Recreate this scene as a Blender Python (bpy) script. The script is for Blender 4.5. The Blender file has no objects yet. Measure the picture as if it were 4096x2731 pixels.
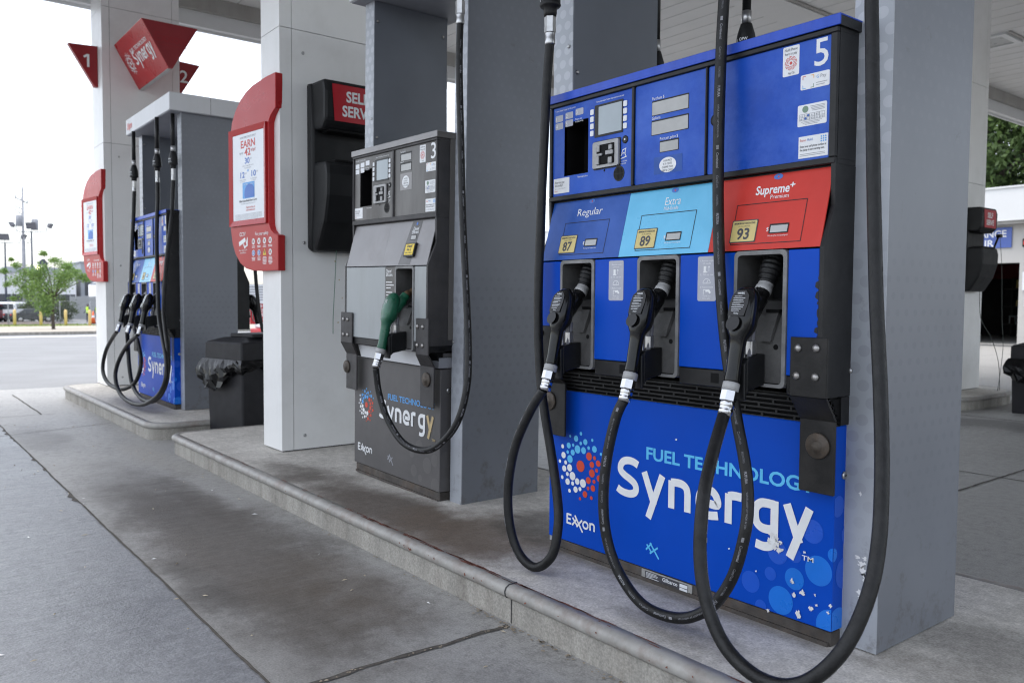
import bpy, bmesh, math, random
from mathutils import Vector, Matrix
R = math.radians
S = bpy.context.scene
C = S.collection
random.seed(7)

# ------------------------------------------------------------------ camera
cam_data = bpy.data.cameras.new("camera")
cam = bpy.data.objects.new("camera", cam_data)
C.objects.link(cam)
S.camera = cam
yaw, pit, rol = R(38.1005), R(-2.7995), R(0.3818)
fw = Vector((-math.cos(yaw)*math.cos(pit), math.sin(yaw)*math.cos(pit), math.sin(pit)))
r0 = fw.cross(Vector((0, 0, 1))).normalized()
u0 = r0.cross(fw)
cr = r0*math.cos(rol) + u0*math.sin(rol)
cu = -r0*math.sin(rol) + u0*math.cos(rol)
m3 = Matrix((cr, cu, -fw)).transposed()
cam.matrix_world = Matrix.Translation((0, 0, 1.1)) @ m3.to_4x4()
cam_data.sensor_fit = 'HORIZONTAL'
cam_data.sensor_width = 36.0
cam_data.lens = 28.996
cam_data.clip_start = 0.05
cam_data.clip_end = 2000
cam_data.dof.use_dof = True
cam_data.dof.focus_distance = 2.75
cam_data.dof.aperture_fstop = 5.0

# ------------------------------------------------------------------ world, sun, exposure
SUN_EL, SUN_AZ = R(74), R(215)
world = bpy.data.worlds.new("World")
S.world = world
world.use_nodes = True
nt = world.node_tree
nt.nodes.clear()
sky = nt.nodes.new("ShaderNodeTexSky")
sky.sky_type = 'NISHITA'
sky.sun_disc = False
sky.sun_elevation = SUN_EL
sky.sun_rotation = SUN_AZ
sky.air_density = 1.0
sky.dust_density = 2.0
sky.ozone_density = 0.6
hs = nt.nodes.new("ShaderNodeHueSaturation")     # overcast: greyer sky
hs.inputs['Saturation'].default_value = 0.42
bg = nt.nodes.new("ShaderNodeBackground")
bg.inputs['Strength'].default_value = 0.14
wo = nt.nodes.new("ShaderNodeOutputWorld")
nt.links.new(sky.outputs[0], hs.inputs['Color'])
nt.links.new(hs.outputs[0], bg.inputs['Color'])
nt.links.new(bg.outputs[0], wo.inputs['Surface'])
sun_data = bpy.data.lights.new("sun", 'SUN')
sun_data.energy = 0.9
sun_data.angle = R(40)
sun_data.color = (1.0, 0.97, 0.93)
sun = bpy.data.objects.new("sun", sun_data)
C.objects.link(sun)
sun_dir = Vector((math.sin(SUN_AZ)*math.cos(SUN_EL), math.cos(SUN_AZ)*math.cos(SUN_EL), math.sin(SUN_EL)))
sun.rotation_euler = sun_dir.to_track_quat('Z', 'Y').to_euler()
sun.location = (0, -5, 12)
S.view_settings.view_transform = 'Standard'
S.view_settings.look = 'None'
S.view_settings.gamma = 1.0
S.view_settings.exposure = 1.6
S.render.engine = 'CYCLES'
S.cycles.use_denoising = True
S.cycles.denoising_input_passes = 'RGB_ALBEDO_NORMAL'
S.cycles.denoising_prefilter = 'ACCURATE'
S.cycles.pixel_filter_type = 'BLACKMAN_HARRIS'
S.cycles.filter_width = 1.15
S.cycles.max_bounces = 8
S.cycles.diffuse_bounces = 5
S.cycles.glossy_bounces = 4
S.cycles.caustics_reflective = False
S.cycles.caustics_refractive = False
S.cycles.sample_clamp_indirect = 4.0

# ------------------------------------------------------------------ materials
M = {}

def new_mat(name):
    m = bpy.data.materials.new(name)
    m.use_nodes = True
    t = m.node_tree
    b = t.nodes["Principled BSDF"]
    M[name] = m
    return m, t, b

def N(t, typ, **kw):
    n = t.nodes.new(typ)
    for k, v in kw.items():
        setattr(n, k, v)
    return n

def mat(name, col, rough=0.5, metal=0.0, var=0.12, scale=6.0, bump=0.0, bscale=60.0, rvar=0.12, streak=False, spec=None, dirt=None, dirt_sheen_amt=0.5, dscale=2.5, fine=0.0, dlo=0.48, dhi=0.78):
    """painted or moulded surface: base colour with uneven fading, patches of grime or painted sheen, uneven gloss and fine grain"""
    m, t, b = new_mat(name)
    L = t.links
    tc = N(t, "ShaderNodeTexCoord")
    mp = N(t, "ShaderNodeMapping")
    mp.inputs['Scale'].default_value = (1, 1, 0.22) if streak else (1, 1, 1)
    L.new(tc.outputs['Object'], mp.inputs['Vector'])
    n1 = N(t, "ShaderNodeTexNoise")
    n1.inputs['Scale'].default_value = scale
    n1.inputs['Detail'].default_value = 6
    n1.inputs['Roughness'].default_value = 0.62
    L.new(mp.outputs[0], n1.inputs['Vector'])
    rp = N(t, "ShaderNodeValToRGB")
    e = rp.color_ramp.elements
    e[0].position, e[1].position = 0.3, 0.72
    e[0].color = tuple(max(0, c*(1-var)) for c in col) + (1,)
    e[1].color = tuple(min(1, c*(1+var)+var*0.02) for c in col) + (1,)
    L.new(n1.outputs['Fac'], rp.inputs['Fac'])
    out = rp.outputs['Color']
    if dirt:
        n2 = N(t, "ShaderNodeTexNoise")
        n2.inputs['Scale'].default_value = dscale
        n2.inputs['Detail'].default_value = 8
        n2.inputs['Roughness'].default_value = 0.7
        L.new(mp.outputs[0], n2.inputs['Vector'])
        r2 = N(t, "ShaderNodeMapRange")
        r2.inputs['From Min'].default_value = dlo
        r2.inputs['From Max'].default_value = dhi
        r2.inputs['To Max'].default_value = dirt_sheen_amt
        L.new(n2.outputs['Fac'], r2.inputs['Value'])
        mx = N(t, "ShaderNodeMix", data_type='RGBA')
        L.new(r2.outputs[0], mx.inputs['Factor'])
        L.new(out, mx.inputs['A'])
        mx.inputs['B'].default_value = tuple(dirt) + (1,)
        out = mx.outputs['Result']
    if fine:
        n4 = N(t, "ShaderNodeTexNoise")
        n4.inputs['Scale'].default_value = 140
        n4.inputs['Detail'].default_value = 2
        L.new(tc.outputs['Object'], n4.inputs['Vector'])
        r4 = N(t, "ShaderNodeMapRange")
        r4.inputs['From Min'].default_value = 0.3
        r4.inputs['From Max'].default_value = 0.7
        r4.inputs['To Min'].default_value = 1-fine
        r4.inputs['To Max'].default_value = 1+fine
        L.new(n4.outputs['Fac'], r4.inputs['Value'])
        mv = N(t, "ShaderNodeVectorMath", operation='SCALE')
        L.new(out, mv.inputs[0])
        L.new(r4.outputs[0], mv.inputs['Scale'])
        out = mv.outputs[0]
    L.new(out, b.inputs['Base Color'])
    rr = N(t, "ShaderNodeMapRange")
    rr.inputs['To Min'].default_value = max(0.03, rough-rvar)
    rr.inputs['To Max'].default_value = min(1, rough+rvar)
    n3 = N(t, "ShaderNodeTexNoise")
    n3.inputs['Scale'].default_value = scale*2.3
    n3.inputs['Detail'].default_value = 5
    L.new(mp.outputs[0], n3.inputs['Vector'])
    L.new(n3.outputs['Fac'], rr.inputs['Value'])
    L.new(rr.outputs[0], b.inputs['Roughness'])
    b.inputs['Metallic'].default_value = metal
    if spec is not None:
        b.inputs['Specular IOR Level'].default_value = spec
    if bump:
        nb = N(t, "ShaderNodeTexNoise")
        nb.inputs['Scale'].default_value = bscale
        nb.inputs['Detail'].default_value = 4
        L.new(tc.outputs['Object'], nb.inputs['Vector'])
        bp = N(t, "ShaderNodeBump")
        bp.inputs['Strength'].default_value = bump
        bp.inputs['Distance'].default_value = 0.004
        L.new(nb.outputs['Fac'], bp.inputs['Height'])
        L.new(bp.outputs[0], b.inputs['Normal'])
    return m

mat('blue', (0.000, 0.062, 0.46), 0.38, spec=0.15, var=0.08, scale=2.0, dirt=(0.006, 0.085, 0.47), dirt_sheen_amt=0.3)
mat('blue_faded_sheen', (0.000, 0.060, 0.42), 0.36, spec=0.24, var=0.2, scale=3.0, dirt=(0.05, 0.14, 0.56), dirt_sheen_amt=0.85, dscale=2.4, rvar=0.25, dlo=0.42, dhi=0.66)  # sun-faded blue; the paler hazy patches are reflections put into the colour
mat('blue_cap', (0.02, 0.075, 0.48), 0.38, spec=0.3, var=0.2, scale=7.0, dirt=(0.10, 0.15, 0.62), dirt_sheen_amt=0.6, dscale=6, streak=True)
mat('grade_blue', (0.02, 0.085, 0.36), 0.38, spec=0.25, var=0.12, scale=5, dirt=(0.09, 0.17, 0.5), dirt_sheen_amt=0.4)
mat('grade_cyan', (0.10, 0.46, 0.72), 0.3, var=0.08, scale=5, dirt=(0.2, 0.52, 0.75), dirt_sheen_amt=0.4)
mat('grade_red', (0.58, 0.044, 0.032), 0.38, spec=0.2, var=0.10, scale=6, dirt=(0.60, 0.06, 0.045), dirt_sheen_amt=0.5)
mat('bubble', (0.006, 0.16, 0.66), 0.3, var=0.08)
mat('bubble_dim', (0.006, 0.085, 0.54), 0.3, var=0.08)
mat('bubble_grey', (0.105, 0.10, 0.10), 0.45, var=0.1)
mat('cyan', (0.10, 0.50, 0.84), 0.35, var=0.06)
mat('white', (0.78, 0.79, 0.80), 0.4, var=0.05, scale=25)
mat('sticker', (0.74, 0.76, 0.79), 0.4, var=0.05, scale=30)
mat('sticker_grey', (0.40, 0.41, 0.47), 0.4, var=0.06, scale=30)
mat('print_grey', (0.30, 0.31, 0.34), 0.5, var=0.05)
mat('print_dark', (0.05, 0.05, 0.06), 0.5, var=0.05)
mat('print_red', (0.60, 0.06, 0.05), 0.45, var=0.05)
mat('print_blue', (0.05, 0.16, 0.52), 0.45, var=0.05)
mat('print_sky', (0.10, 0.36, 0.75), 0.45, var=0.05)
mat('print_green', (0.17, 0.27, 0.19), 0.45, var=0.05)
mat('print_orange', (0.80, 0.40, 0.05), 0.45, var=0.05)
mat('logo_red', (0.62, 0.055, 0.02), 0.35, var=0.05)
mat('octane', (0.62, 0.50, 0.19), 0.4, var=0.08)
mat('yellow', (0.80, 0.58, 0.03), 0.4, var=0.06)
mat('tan', (0.50, 0.38, 0.2), 0.45, var=0.2, scale=20)
mat('black_plastic', (0.006, 0.0065, 0.0075), 0.42, spec=0.3, var=0.3, scale=9, bump=0.06, bscale=400, dirt=(0.022, 0.022, 0.023), dirt_sheen_amt=0.35, dscale=5)
mat('bezel', (0.010, 0.010, 0.011), 0.45, spec=0.3, var=0.25, scale=9, dirt=(0.05, 0.05, 0.05), dirt_sheen_amt=0.35, dscale=7)
mat('grey_plastic', (0.075, 0.074, 0.073), 0.6, spec=0.35, var=0.25, scale=14, bump=0.25, bscale=260, dirt=(0.14, 0.135, 0.13), dirt_sheen_amt=0.5, dscale=8)
mat('boot_frame', (0.18, 0.18, 0.18), 0.5, var=0.3, scale=18, bump=0.2, bscale=220)
mat('cavity', (0.003, 0.003, 0.0035), 0.6, spec=0.15, var=0.2)
mat('lcd', (0.42, 0.42, 0.41), 0.35, var=0.14, scale=9)
mat('screen', (0.33, 0.38, 0.41), 0.2, var=0.1, scale=4)
mat('bracket', (0.010, 0.0095, 0.0095), 0.5, spec=0.3, var=0.4, scale=12, bump=0.15, bscale=120, dirt=(0.035, 0.03, 0.026), dirt_sheen_amt=0.5, dscale=6)
mat('bracket_grey', (0.042, 0.04, 0.042), 0.6, var=0.25, scale=12, dirt=(0.08, 0.07, 0.06), dirt_sheen_amt=0.4)
mat('bolt', (0.35, 0.34, 0.33), 0.42, metal=0.85, var=0.25, scale=60, dirt=(0.2, 0.13, 0.08), dirt_sheen_amt=0.6, dscale=30)
mat('washer', (0.075, 0.062, 0.05), 0.6, metal=0.3, var=0.35, scale=30, bump=0.3, bscale=120, dirt=(0.12, 0.075, 0.045), dirt_sheen_amt=0.7, dscale=16)
mat('chrome', (0.50, 0.50, 0.51), 0.14, metal=1.0, var=0.08, scale=30)
mat('steel', (0.46, 0.46, 0.46), 0.32, metal=0.9, var=0.15, scale=30)
mat('swivel', (0.36, 0.36, 0.36), 0.5, metal=0.1, var=0.15, scale=30)
mat('rubber', (0.0055, 0.0055, 0.006), 0.44, spec=0.32, var=0.35, scale=30, bump=0.35, bscale=170, dirt=(0.018, 0.018, 0.02), dirt_sheen_amt=0.35, dscale=25, rvar=0.15)
mat('nozzle_black', (0.004, 0.004, 0.0045), 0.16, spec=0.32, var=0.3, scale=14, dirt=(0.012, 0.012, 0.012), dirt_sheen_amt=0.35, dscale=16)
mat('nozzle_green', (0.006, 0.088, 0.045), 0.3, var=0.3, scale=12, dirt=(0.02, 0.14, 0.09), dirt_sheen_amt=0.6, dscale=14)
mat('brass', (0.16, 0.105, 0.06), 0.5, metal=0.5, var=0.3, scale=30)
mat('skirt', (0.06, 0.052, 0.046), 0.75, var=0.4, scale=14, bump=0.4, bscale=80, dirt=(0.12, 0.07, 0.04), dirt_sheen_amt=0.6, dscale=9)
mat('plate_grey', (0.33, 0.33, 0.32), 0.5, var=0.2, scale=20, dirt=(0.10, 0.09, 0.08), dirt_sheen_amt=0.6, dscale=18)
mat('stainless', (0.115, 0.111, 0.109), 0.42, metal=0.35, var=0.32, scale=4, streak=True, dirt=(0.055, 0.048, 0.044), dirt_sheen_amt=0.7, dscale=5, rvar=0.18, dlo=0.42, dhi=0.68)
mat('stainless_light', (0.27, 0.262, 0.265), 0.42, metal=0.2, var=0.16, scale=4, dirt=(0.17, 0.155, 0.15), dirt_sheen_amt=0.7, dscale=4, dlo=0.42, dhi=0.7)
mat('pale_panel', (0.33, 0.352, 0.362), 0.4, var=0.06, scale=3, streak=True, dirt=(0.22, 0.225, 0.22), dirt_sheen_amt=0.7, dlo=0.45, dhi=0.7)
mat('dark_panel', (0.085, 0.081, 0.082), 0.5, var=0.16, scale=4, dirt=(0.11, 0.10, 0.095), dirt_sheen_amt=0.5, dscale=3)
mat('side_grey', (0.125, 0.118, 0.11), 0.5, var=0.2, scale=8, streak=True, dirt=(0.06, 0.05, 0.045), dirt_sheen_amt=0.6, dscale=8)
mat('header_white', (0.62, 0.63, 0.65), 0.45, var=0.05, scale=3, streak=True, dirt=(0.45, 0.44, 0.42), dirt_sheen_amt=0.35)
mat('header_soffit', (0.30, 0.31, 0.34), 0.5, var=0.1, scale=3)
mat('inner_grey', (0.12, 0.132, 0.155), 0.45, var=0.08, scale=2.5)
mat('acm_white', (0.77, 0.77, 0.76), 0.42, var=0.04, scale=1.6, dirt=(0.50, 0.49, 0.46), dirt_sheen_amt=0.35, dscale=2.2)
mat('seam', (0.07, 0.07, 0.07), 0.7, var=0.2)
mat('sign_red', (0.42, 0.014, 0.017), 0.30, spec=0.3, var=0.06, scale=3)
mat('sign_red_dark', (0.27, 0.008, 0.014), 0.35, var=0.1, scale=3)
mat('sign_maroon', (0.25, 0.012, 0.018), 0.4, var=0.1, scale=4)
mat('label_red', (0.42, 0.006, 0.016), 0.35, var=0.06)
mat('paper', (0.76, 0.79, 0.83), 0.35, var=0.03, scale=4)
mat('unit_black', (0.006, 0.0065, 0.0075), 0.44, spec=0.3, var=0.25, scale=5, bump=0.05, bscale=500, dirt=(0.013, 0.013, 0.014), dirt_sheen_amt=0.5, dscale=3)
mat('bin_black', (0.011, 0.011, 0.014), 0.5, spec=0.3, var=0.25, scale=6, dirt=(0.022, 0.02, 0.02), dirt_sheen_amt=0.5, dscale=4)
mat('bag', (0.002, 0.002, 0.0025), 0.22, var=0.2, scale=8, spec=0.28)
mat('soffit', (0.62, 0.62, 0.615), 0.55, var=0.06, scale=0.8, dirt=(0.5, 0.48, 0.45), dirt_sheen_amt=0.4, dscale=0.7)
mat('fascia', (0.66, 0.67, 0.67), 0.45, var=0.04, scale=1.2)
mat('gutter', (0.34, 0.33, 0.31), 0.6, var=0.14, scale=2, streak=True, dirt=(0.2, 0.17, 0.14), dirt_sheen_amt=0.5)
mat('lamp_lens', (0.42, 0.43, 0.42), 0.3, var=0.1)
mat('steel_nosing', (0.32, 0.31, 0.29), 0.48, metal=0.05, spec=0.35, var=0.18, scale=14, bump=0.15, bscale=60, dirt=(0.17, 0.10, 0.075), dirt_sheen_amt=0.75, dscale=10, rvar=0.15)
mat('kerb_concrete', (0.31, 0.295, 0.265), 0.85, var=0.28, scale=7, bump=0.5, bscale=90, streak=True, dirt=(0.14, 0.12, 0.10), dirt_sheen_amt=0.85, dscale=5, fine=0.2)
mat('asphalt', (0.205, 0.208, 0.213), 0.75, var=0.12, scale=0.5, bump=0.4, bscale=30, dirt=(0.15, 0.15, 0.155), dirt_sheen_amt=0.4, dscale=0.2, fine=0.25)
mat('road_paint', (0.75, 0.76, 0.76), 0.6, var=0.08)
mat('sidewalk_concrete', (0.36, 0.325, 0.275), 0.85, var=0.06, scale=0.6)
mat('mulch', (0.11, 0.085, 0.07), 0.95, var=0.4, scale=6, bump=0.6, bscale=12)
mat('grass_green', (0.22, 0.27, 0.08), 0.9, var=0.3, scale=5, bump=0.6, bscale=20)
mat('bollard_yellow', (0.72, 0.53, 0.22), 0.5, var=0.08)
mat('bark', (0.075, 0.06, 0.048), 0.9, var=0.3, scale=20, bump=0.5, bscale=40)
mat('pole_grey', (0.28, 0.29, 0.32), 0.7, var=0.15, scale=3)
mat('pole_dark', (0.05, 0.06, 0.09), 0.5, var=0.15, scale=3)
mat('fixture', (0.14, 0.14, 0.16), 0.5, var=0.15, scale=3)
mat('building_white', (0.72, 0.73, 0.75), 0.6, var=0.05, scale=0.3)
mat('building_grey', (0.33, 0.35, 0.38), 0.7, var=0.06, scale=0.3)
mat('building_dark', (0.06, 0.065, 0.075), 0.5, var=0.2, scale=0.4)
mat('fence_grey', (0.33, 0.34, 0.35), 0.6, var=0.08, scale=1)
mat('car_white', (0.75, 0.76, 0.78), 0.25, var=0.03)
mat('car_red', (0.16, 0.015, 0.025), 0.25, var=0.08)
mat('car_dark', (0.035, 0.04, 0.048), 0.25, var=0.1)
mat('car_glass', (0.02, 0.024, 0.03), 0.08, var=0.1)
mat('tail_red', (0.5, 0.02, 0.02), 0.25, var=0.05)
mat('vest', (0.55, 0.85, 0.05), 0.7, var=0.08)
mat('cloth_dark', (0.03, 0.035, 0.05), 0.9, var=0.2)
mat('skin', (0.30, 0.17, 0.11), 0.6, var=0.1)
mat('cone_orange', (0.75, 0.13, 0.03), 0.5, var=0.08)
mat('wire', (0.05, 0.06, 0.05), 0.5, var=0.1)
mat('green_wire', (0.05, 0.14, 0.09), 0.5, var=0.1)
mat('sign_blue', (0.075, 0.13, 0.42), 0.4, var=0.05)
mat('garage_wall', (0.50, 0.49, 0.47), 0.7, var=0.05, scale=0.8, dirt=(0.42, 0.41, 0.39), dirt_sheen_amt=0.3)
mat('interior_dark', (0.018, 0.018, 0.02), 0.8, var=0.4, scale=2)
mat('interior_red', (0.16, 0.01, 0.015), 0.6, var=0.2)
mat('copper_white', (0.72, 0.72, 0.72), 0.6, var=0.05)
mat('dust', (0.30, 0.25, 0.19), 0.95, var=0.3, scale=30)
mat('joint', (0.075, 0.066, 0.056), 0.95, var=0.4, scale=25)
mat('debris', (0.42, 0.36, 0.27), 0.9, var=0.5, scale=9)

def leaf_mat(name, c1, c2):
    m, t, b = new_mat(name)
    L = t.links
    g = N(t, "ShaderNodeNewGeometry")
    tc = N(t, "ShaderNodeTexCoord")
    n = N(t, "ShaderNodeTexNoise")
    n.inputs['Scale'].default_value = 1.1
    n.inputs['Detail'].default_value = 4
    L.new(tc.outputs['Object'], n.inputs['Vector'])
    a = N(t, "ShaderNodeMath", operation='ADD')
    L.new(n.outputs['Fac'], a.inputs[0])
    mu = N(t, "ShaderNodeMath", operation='MULTIPLY')
    L.new(g.outputs['Random Per Island'], mu.inputs[0])
    mu.inputs[1].default_value = 0.45
    L.new(mu.outputs[0], a.inputs[1])
    rp = N(t, "ShaderNodeValToRGB")
    rp.color_ramp.elements[0].position = 0.45
    rp.color_ramp.elements[1].position = 0.95
    rp.color_ramp.elements[0].color = tuple(c1)+(1,)
    rp.color_ramp.elements[1].color = tuple(c2)+(1,)
    L.new(a.outputs[0], rp.inputs['Fac'])
    L.new(rp.outputs[0], b.inputs['Base Color'])
    b.inputs['Roughness'].default_value = 0.55
    b.inputs['Transmission Weight'].default_value = 0.0
    tr = N(t, "ShaderNodeBsdfTranslucent")
    L.new(rp.outputs[0], tr.inputs['Color'])
    ms = N(t, "ShaderNodeMixShader")
    ms.inputs[0].default_value = 0.35
    L.new(b.outputs[0], ms.inputs[1])
    L.new(tr.outputs[0], ms.inputs[2])
    L.new(ms.outputs[0], t.nodes['Material Output'].inputs['Surface'])
leaf_mat('leaf_young', (0.10, 0.19, 0.05), (0.24, 0.36, 0.10))
leaf_mat('leaf_bush', (0.035, 0.055, 0.02), (0.10, 0.14, 0.05))
leaf_mat('leaf_dark', (0.03, 0.06, 0.018), (0.13, 0.20, 0.06))

def glow(name, col, s):
    m, t, b = new_mat(name)
    b.inputs['Base Color'].default_value = (0, 0, 0, 1)
    b.inputs['Emission Color'].default_value = tuple(col)+(1,)
    b.inputs['Emission Strength'].default_value = s
glow('led_red', (1.0, 0.05, 0.03), 1.5)
glow('lit_lamp', (1.0, 1.0, 0.55), 4.0)

def dotted(name, base, dot, dot_lo, pitch=0.045, rad=0.28, rough=0.4, z_hi=1.75, z_lo=0.75):
    """painted sheet steel with a printed pattern of staggered discs, paler than the paint high up and darker low down, wearing away at the foot"""
    m, t, b = new_mat(name)
    L = t.links
    tc = N(t, "ShaderNodeTexCoord")
    sp = N(t, "ShaderNodeSeparateXYZ")
    L.new(tc.outputs['Object'], sp.inputs[0])
    ad = N(t, "ShaderNodeMath", operation='ADD')     # one horizontal coordinate for both faces
    L.new(sp.outputs['X'], ad.inputs[0]); L.new(sp.outputs['Y'], ad.inputs[1])
    def ma(op, a, bb):
        n = N(t, "ShaderNodeMath", operation=op)
        for i, v in enumerate((a, bb)):
            if v is None: continue
            if isinstance(v, (int, float)): n.inputs[i].default_value = v
            else: L.new(v, n.inputs[i])
        return n.outputs[0]
    pz = pitch*0.92
    row = ma('FLOOR', ma('DIVIDE', sp.outputs['Z'], pz), None)
    off = ma('MULTIPLY', ma('MODULO', row, 2.0), 0.5)
    u = ma('SUBTRACT', ma('FRACT', ma('ADD', ma('DIVIDE', ad.outputs[0], pitch), ma('ADD', off, 100.0)), None), 0.5)
    v = ma('SUBTRACT', ma('FRACT', ma('DIVIDE', sp.outputs['Z'], pz), None), 0.5)
    d = ma('SQRT', ma('ADD', ma('MULTIPLY', u, u), ma('MULTIPLY', v, v)), None)
    disc = ma('LESS_THAN', d, rad)
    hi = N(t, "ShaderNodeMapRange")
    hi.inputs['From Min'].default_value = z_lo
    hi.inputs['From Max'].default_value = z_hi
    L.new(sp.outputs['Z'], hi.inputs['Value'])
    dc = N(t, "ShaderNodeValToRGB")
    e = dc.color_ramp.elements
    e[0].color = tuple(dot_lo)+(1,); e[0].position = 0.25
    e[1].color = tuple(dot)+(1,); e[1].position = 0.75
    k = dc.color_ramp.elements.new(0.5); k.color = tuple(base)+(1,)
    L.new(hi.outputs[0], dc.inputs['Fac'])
    n1 = N(t, "ShaderNodeTexNoise")
    n1.inputs['Scale'].default_value = 3.0
    n1.inputs['Detail'].default_value = 7
    L.new(tc.outputs['Object'], n1.inputs['Vector'])
    vr = N(t, "ShaderNodeMapRange")
    vr.inputs['From Min'].default_value = 0.3; vr.inputs['From Max'].default_value = 0.7
    vr.inputs['To Min'].default_value = 0.93; vr.inputs['To Max'].default_value = 1.07
    L.new(n1.outputs['Fac'], vr.inputs['Value'])
    wear = N(t, "ShaderNodeMapRange")
    wear.inputs['From Min'].default_value = 0.15; wear.inputs['From Max'].default_value = 0.6
    L.new(sp.outputs['Z'], wear.inputs['Value'])
    fac = ma('MULTIPLY', disc, wear.outputs[0])
    mx = N(t, "ShaderNodeMix", data_type='RGBA')
    L.new(fac, mx.inputs['Factor'])
    mx.inputs['A'].default_value = tuple(base)+(1,)
    L.new(dc.outputs[0], mx.inputs['B'])
    sc = N(t, "ShaderNodeVectorMath", operation='SCALE')
    L.new(mx.outputs['Result'], sc.inputs[0]); L.new(vr.outputs[0], sc.inputs['Scale'])
    # scuffs, rust freckles and grime, thicker near the foot
    n2 = N(t, "ShaderNodeTexNoise")
    n2.inputs['Scale'].default_value = 9.0
    n2.inputs['Detail'].default_value = 9
    n2.inputs['Roughness'].default_value = 0.75
    L.new(tc.outputs['Object'], n2.inputs['Vector'])
    ft = N(t, "ShaderNodeMapRange")
    ft.inputs['From Min'].default_value = 0.45; ft.inputs['From Max'].default_value = 0.0
    ft.inputs['To Max'].default_value = 0.13
    L.new(sp.outputs['Z'], ft.inputs['Value'])
    gm = N(t, "ShaderNodeMapRange")
    gm.inputs['From Min'].default_value = 0.62; gm.inputs['From Max'].default_value = 0.80
    gm.inputs['To Max'].default_value = 0.75
    L.new(ma('ADD', n2.outputs['Fac'], ft.outputs[0]), gm.inputs['Value'])
    gx = N(t, "ShaderNodeMix", data_type='RGBA')
    L.new(gm.outputs[0], gx.inputs['Factor'])
    L.new(sc.outputs[0], gx.inputs['A'])
    gx.inputs['B'].default_value = (0.085, 0.072, 0.06, 1)
    L.new(gx.outputs['Result'], b.inputs['Base Color'])
    b.inputs['Roughness'].default_value = rough
    b.inputs['Metallic'].default_value = 0.1
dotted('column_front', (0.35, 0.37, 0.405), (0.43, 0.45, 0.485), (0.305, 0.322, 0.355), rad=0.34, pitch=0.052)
dotted('column_side', (0.178, 0.189, 0.214), (0.187, 0.198, 0.223), (0.163, 0.173, 0.198), pitch=0.05, rad=0.22)

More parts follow.
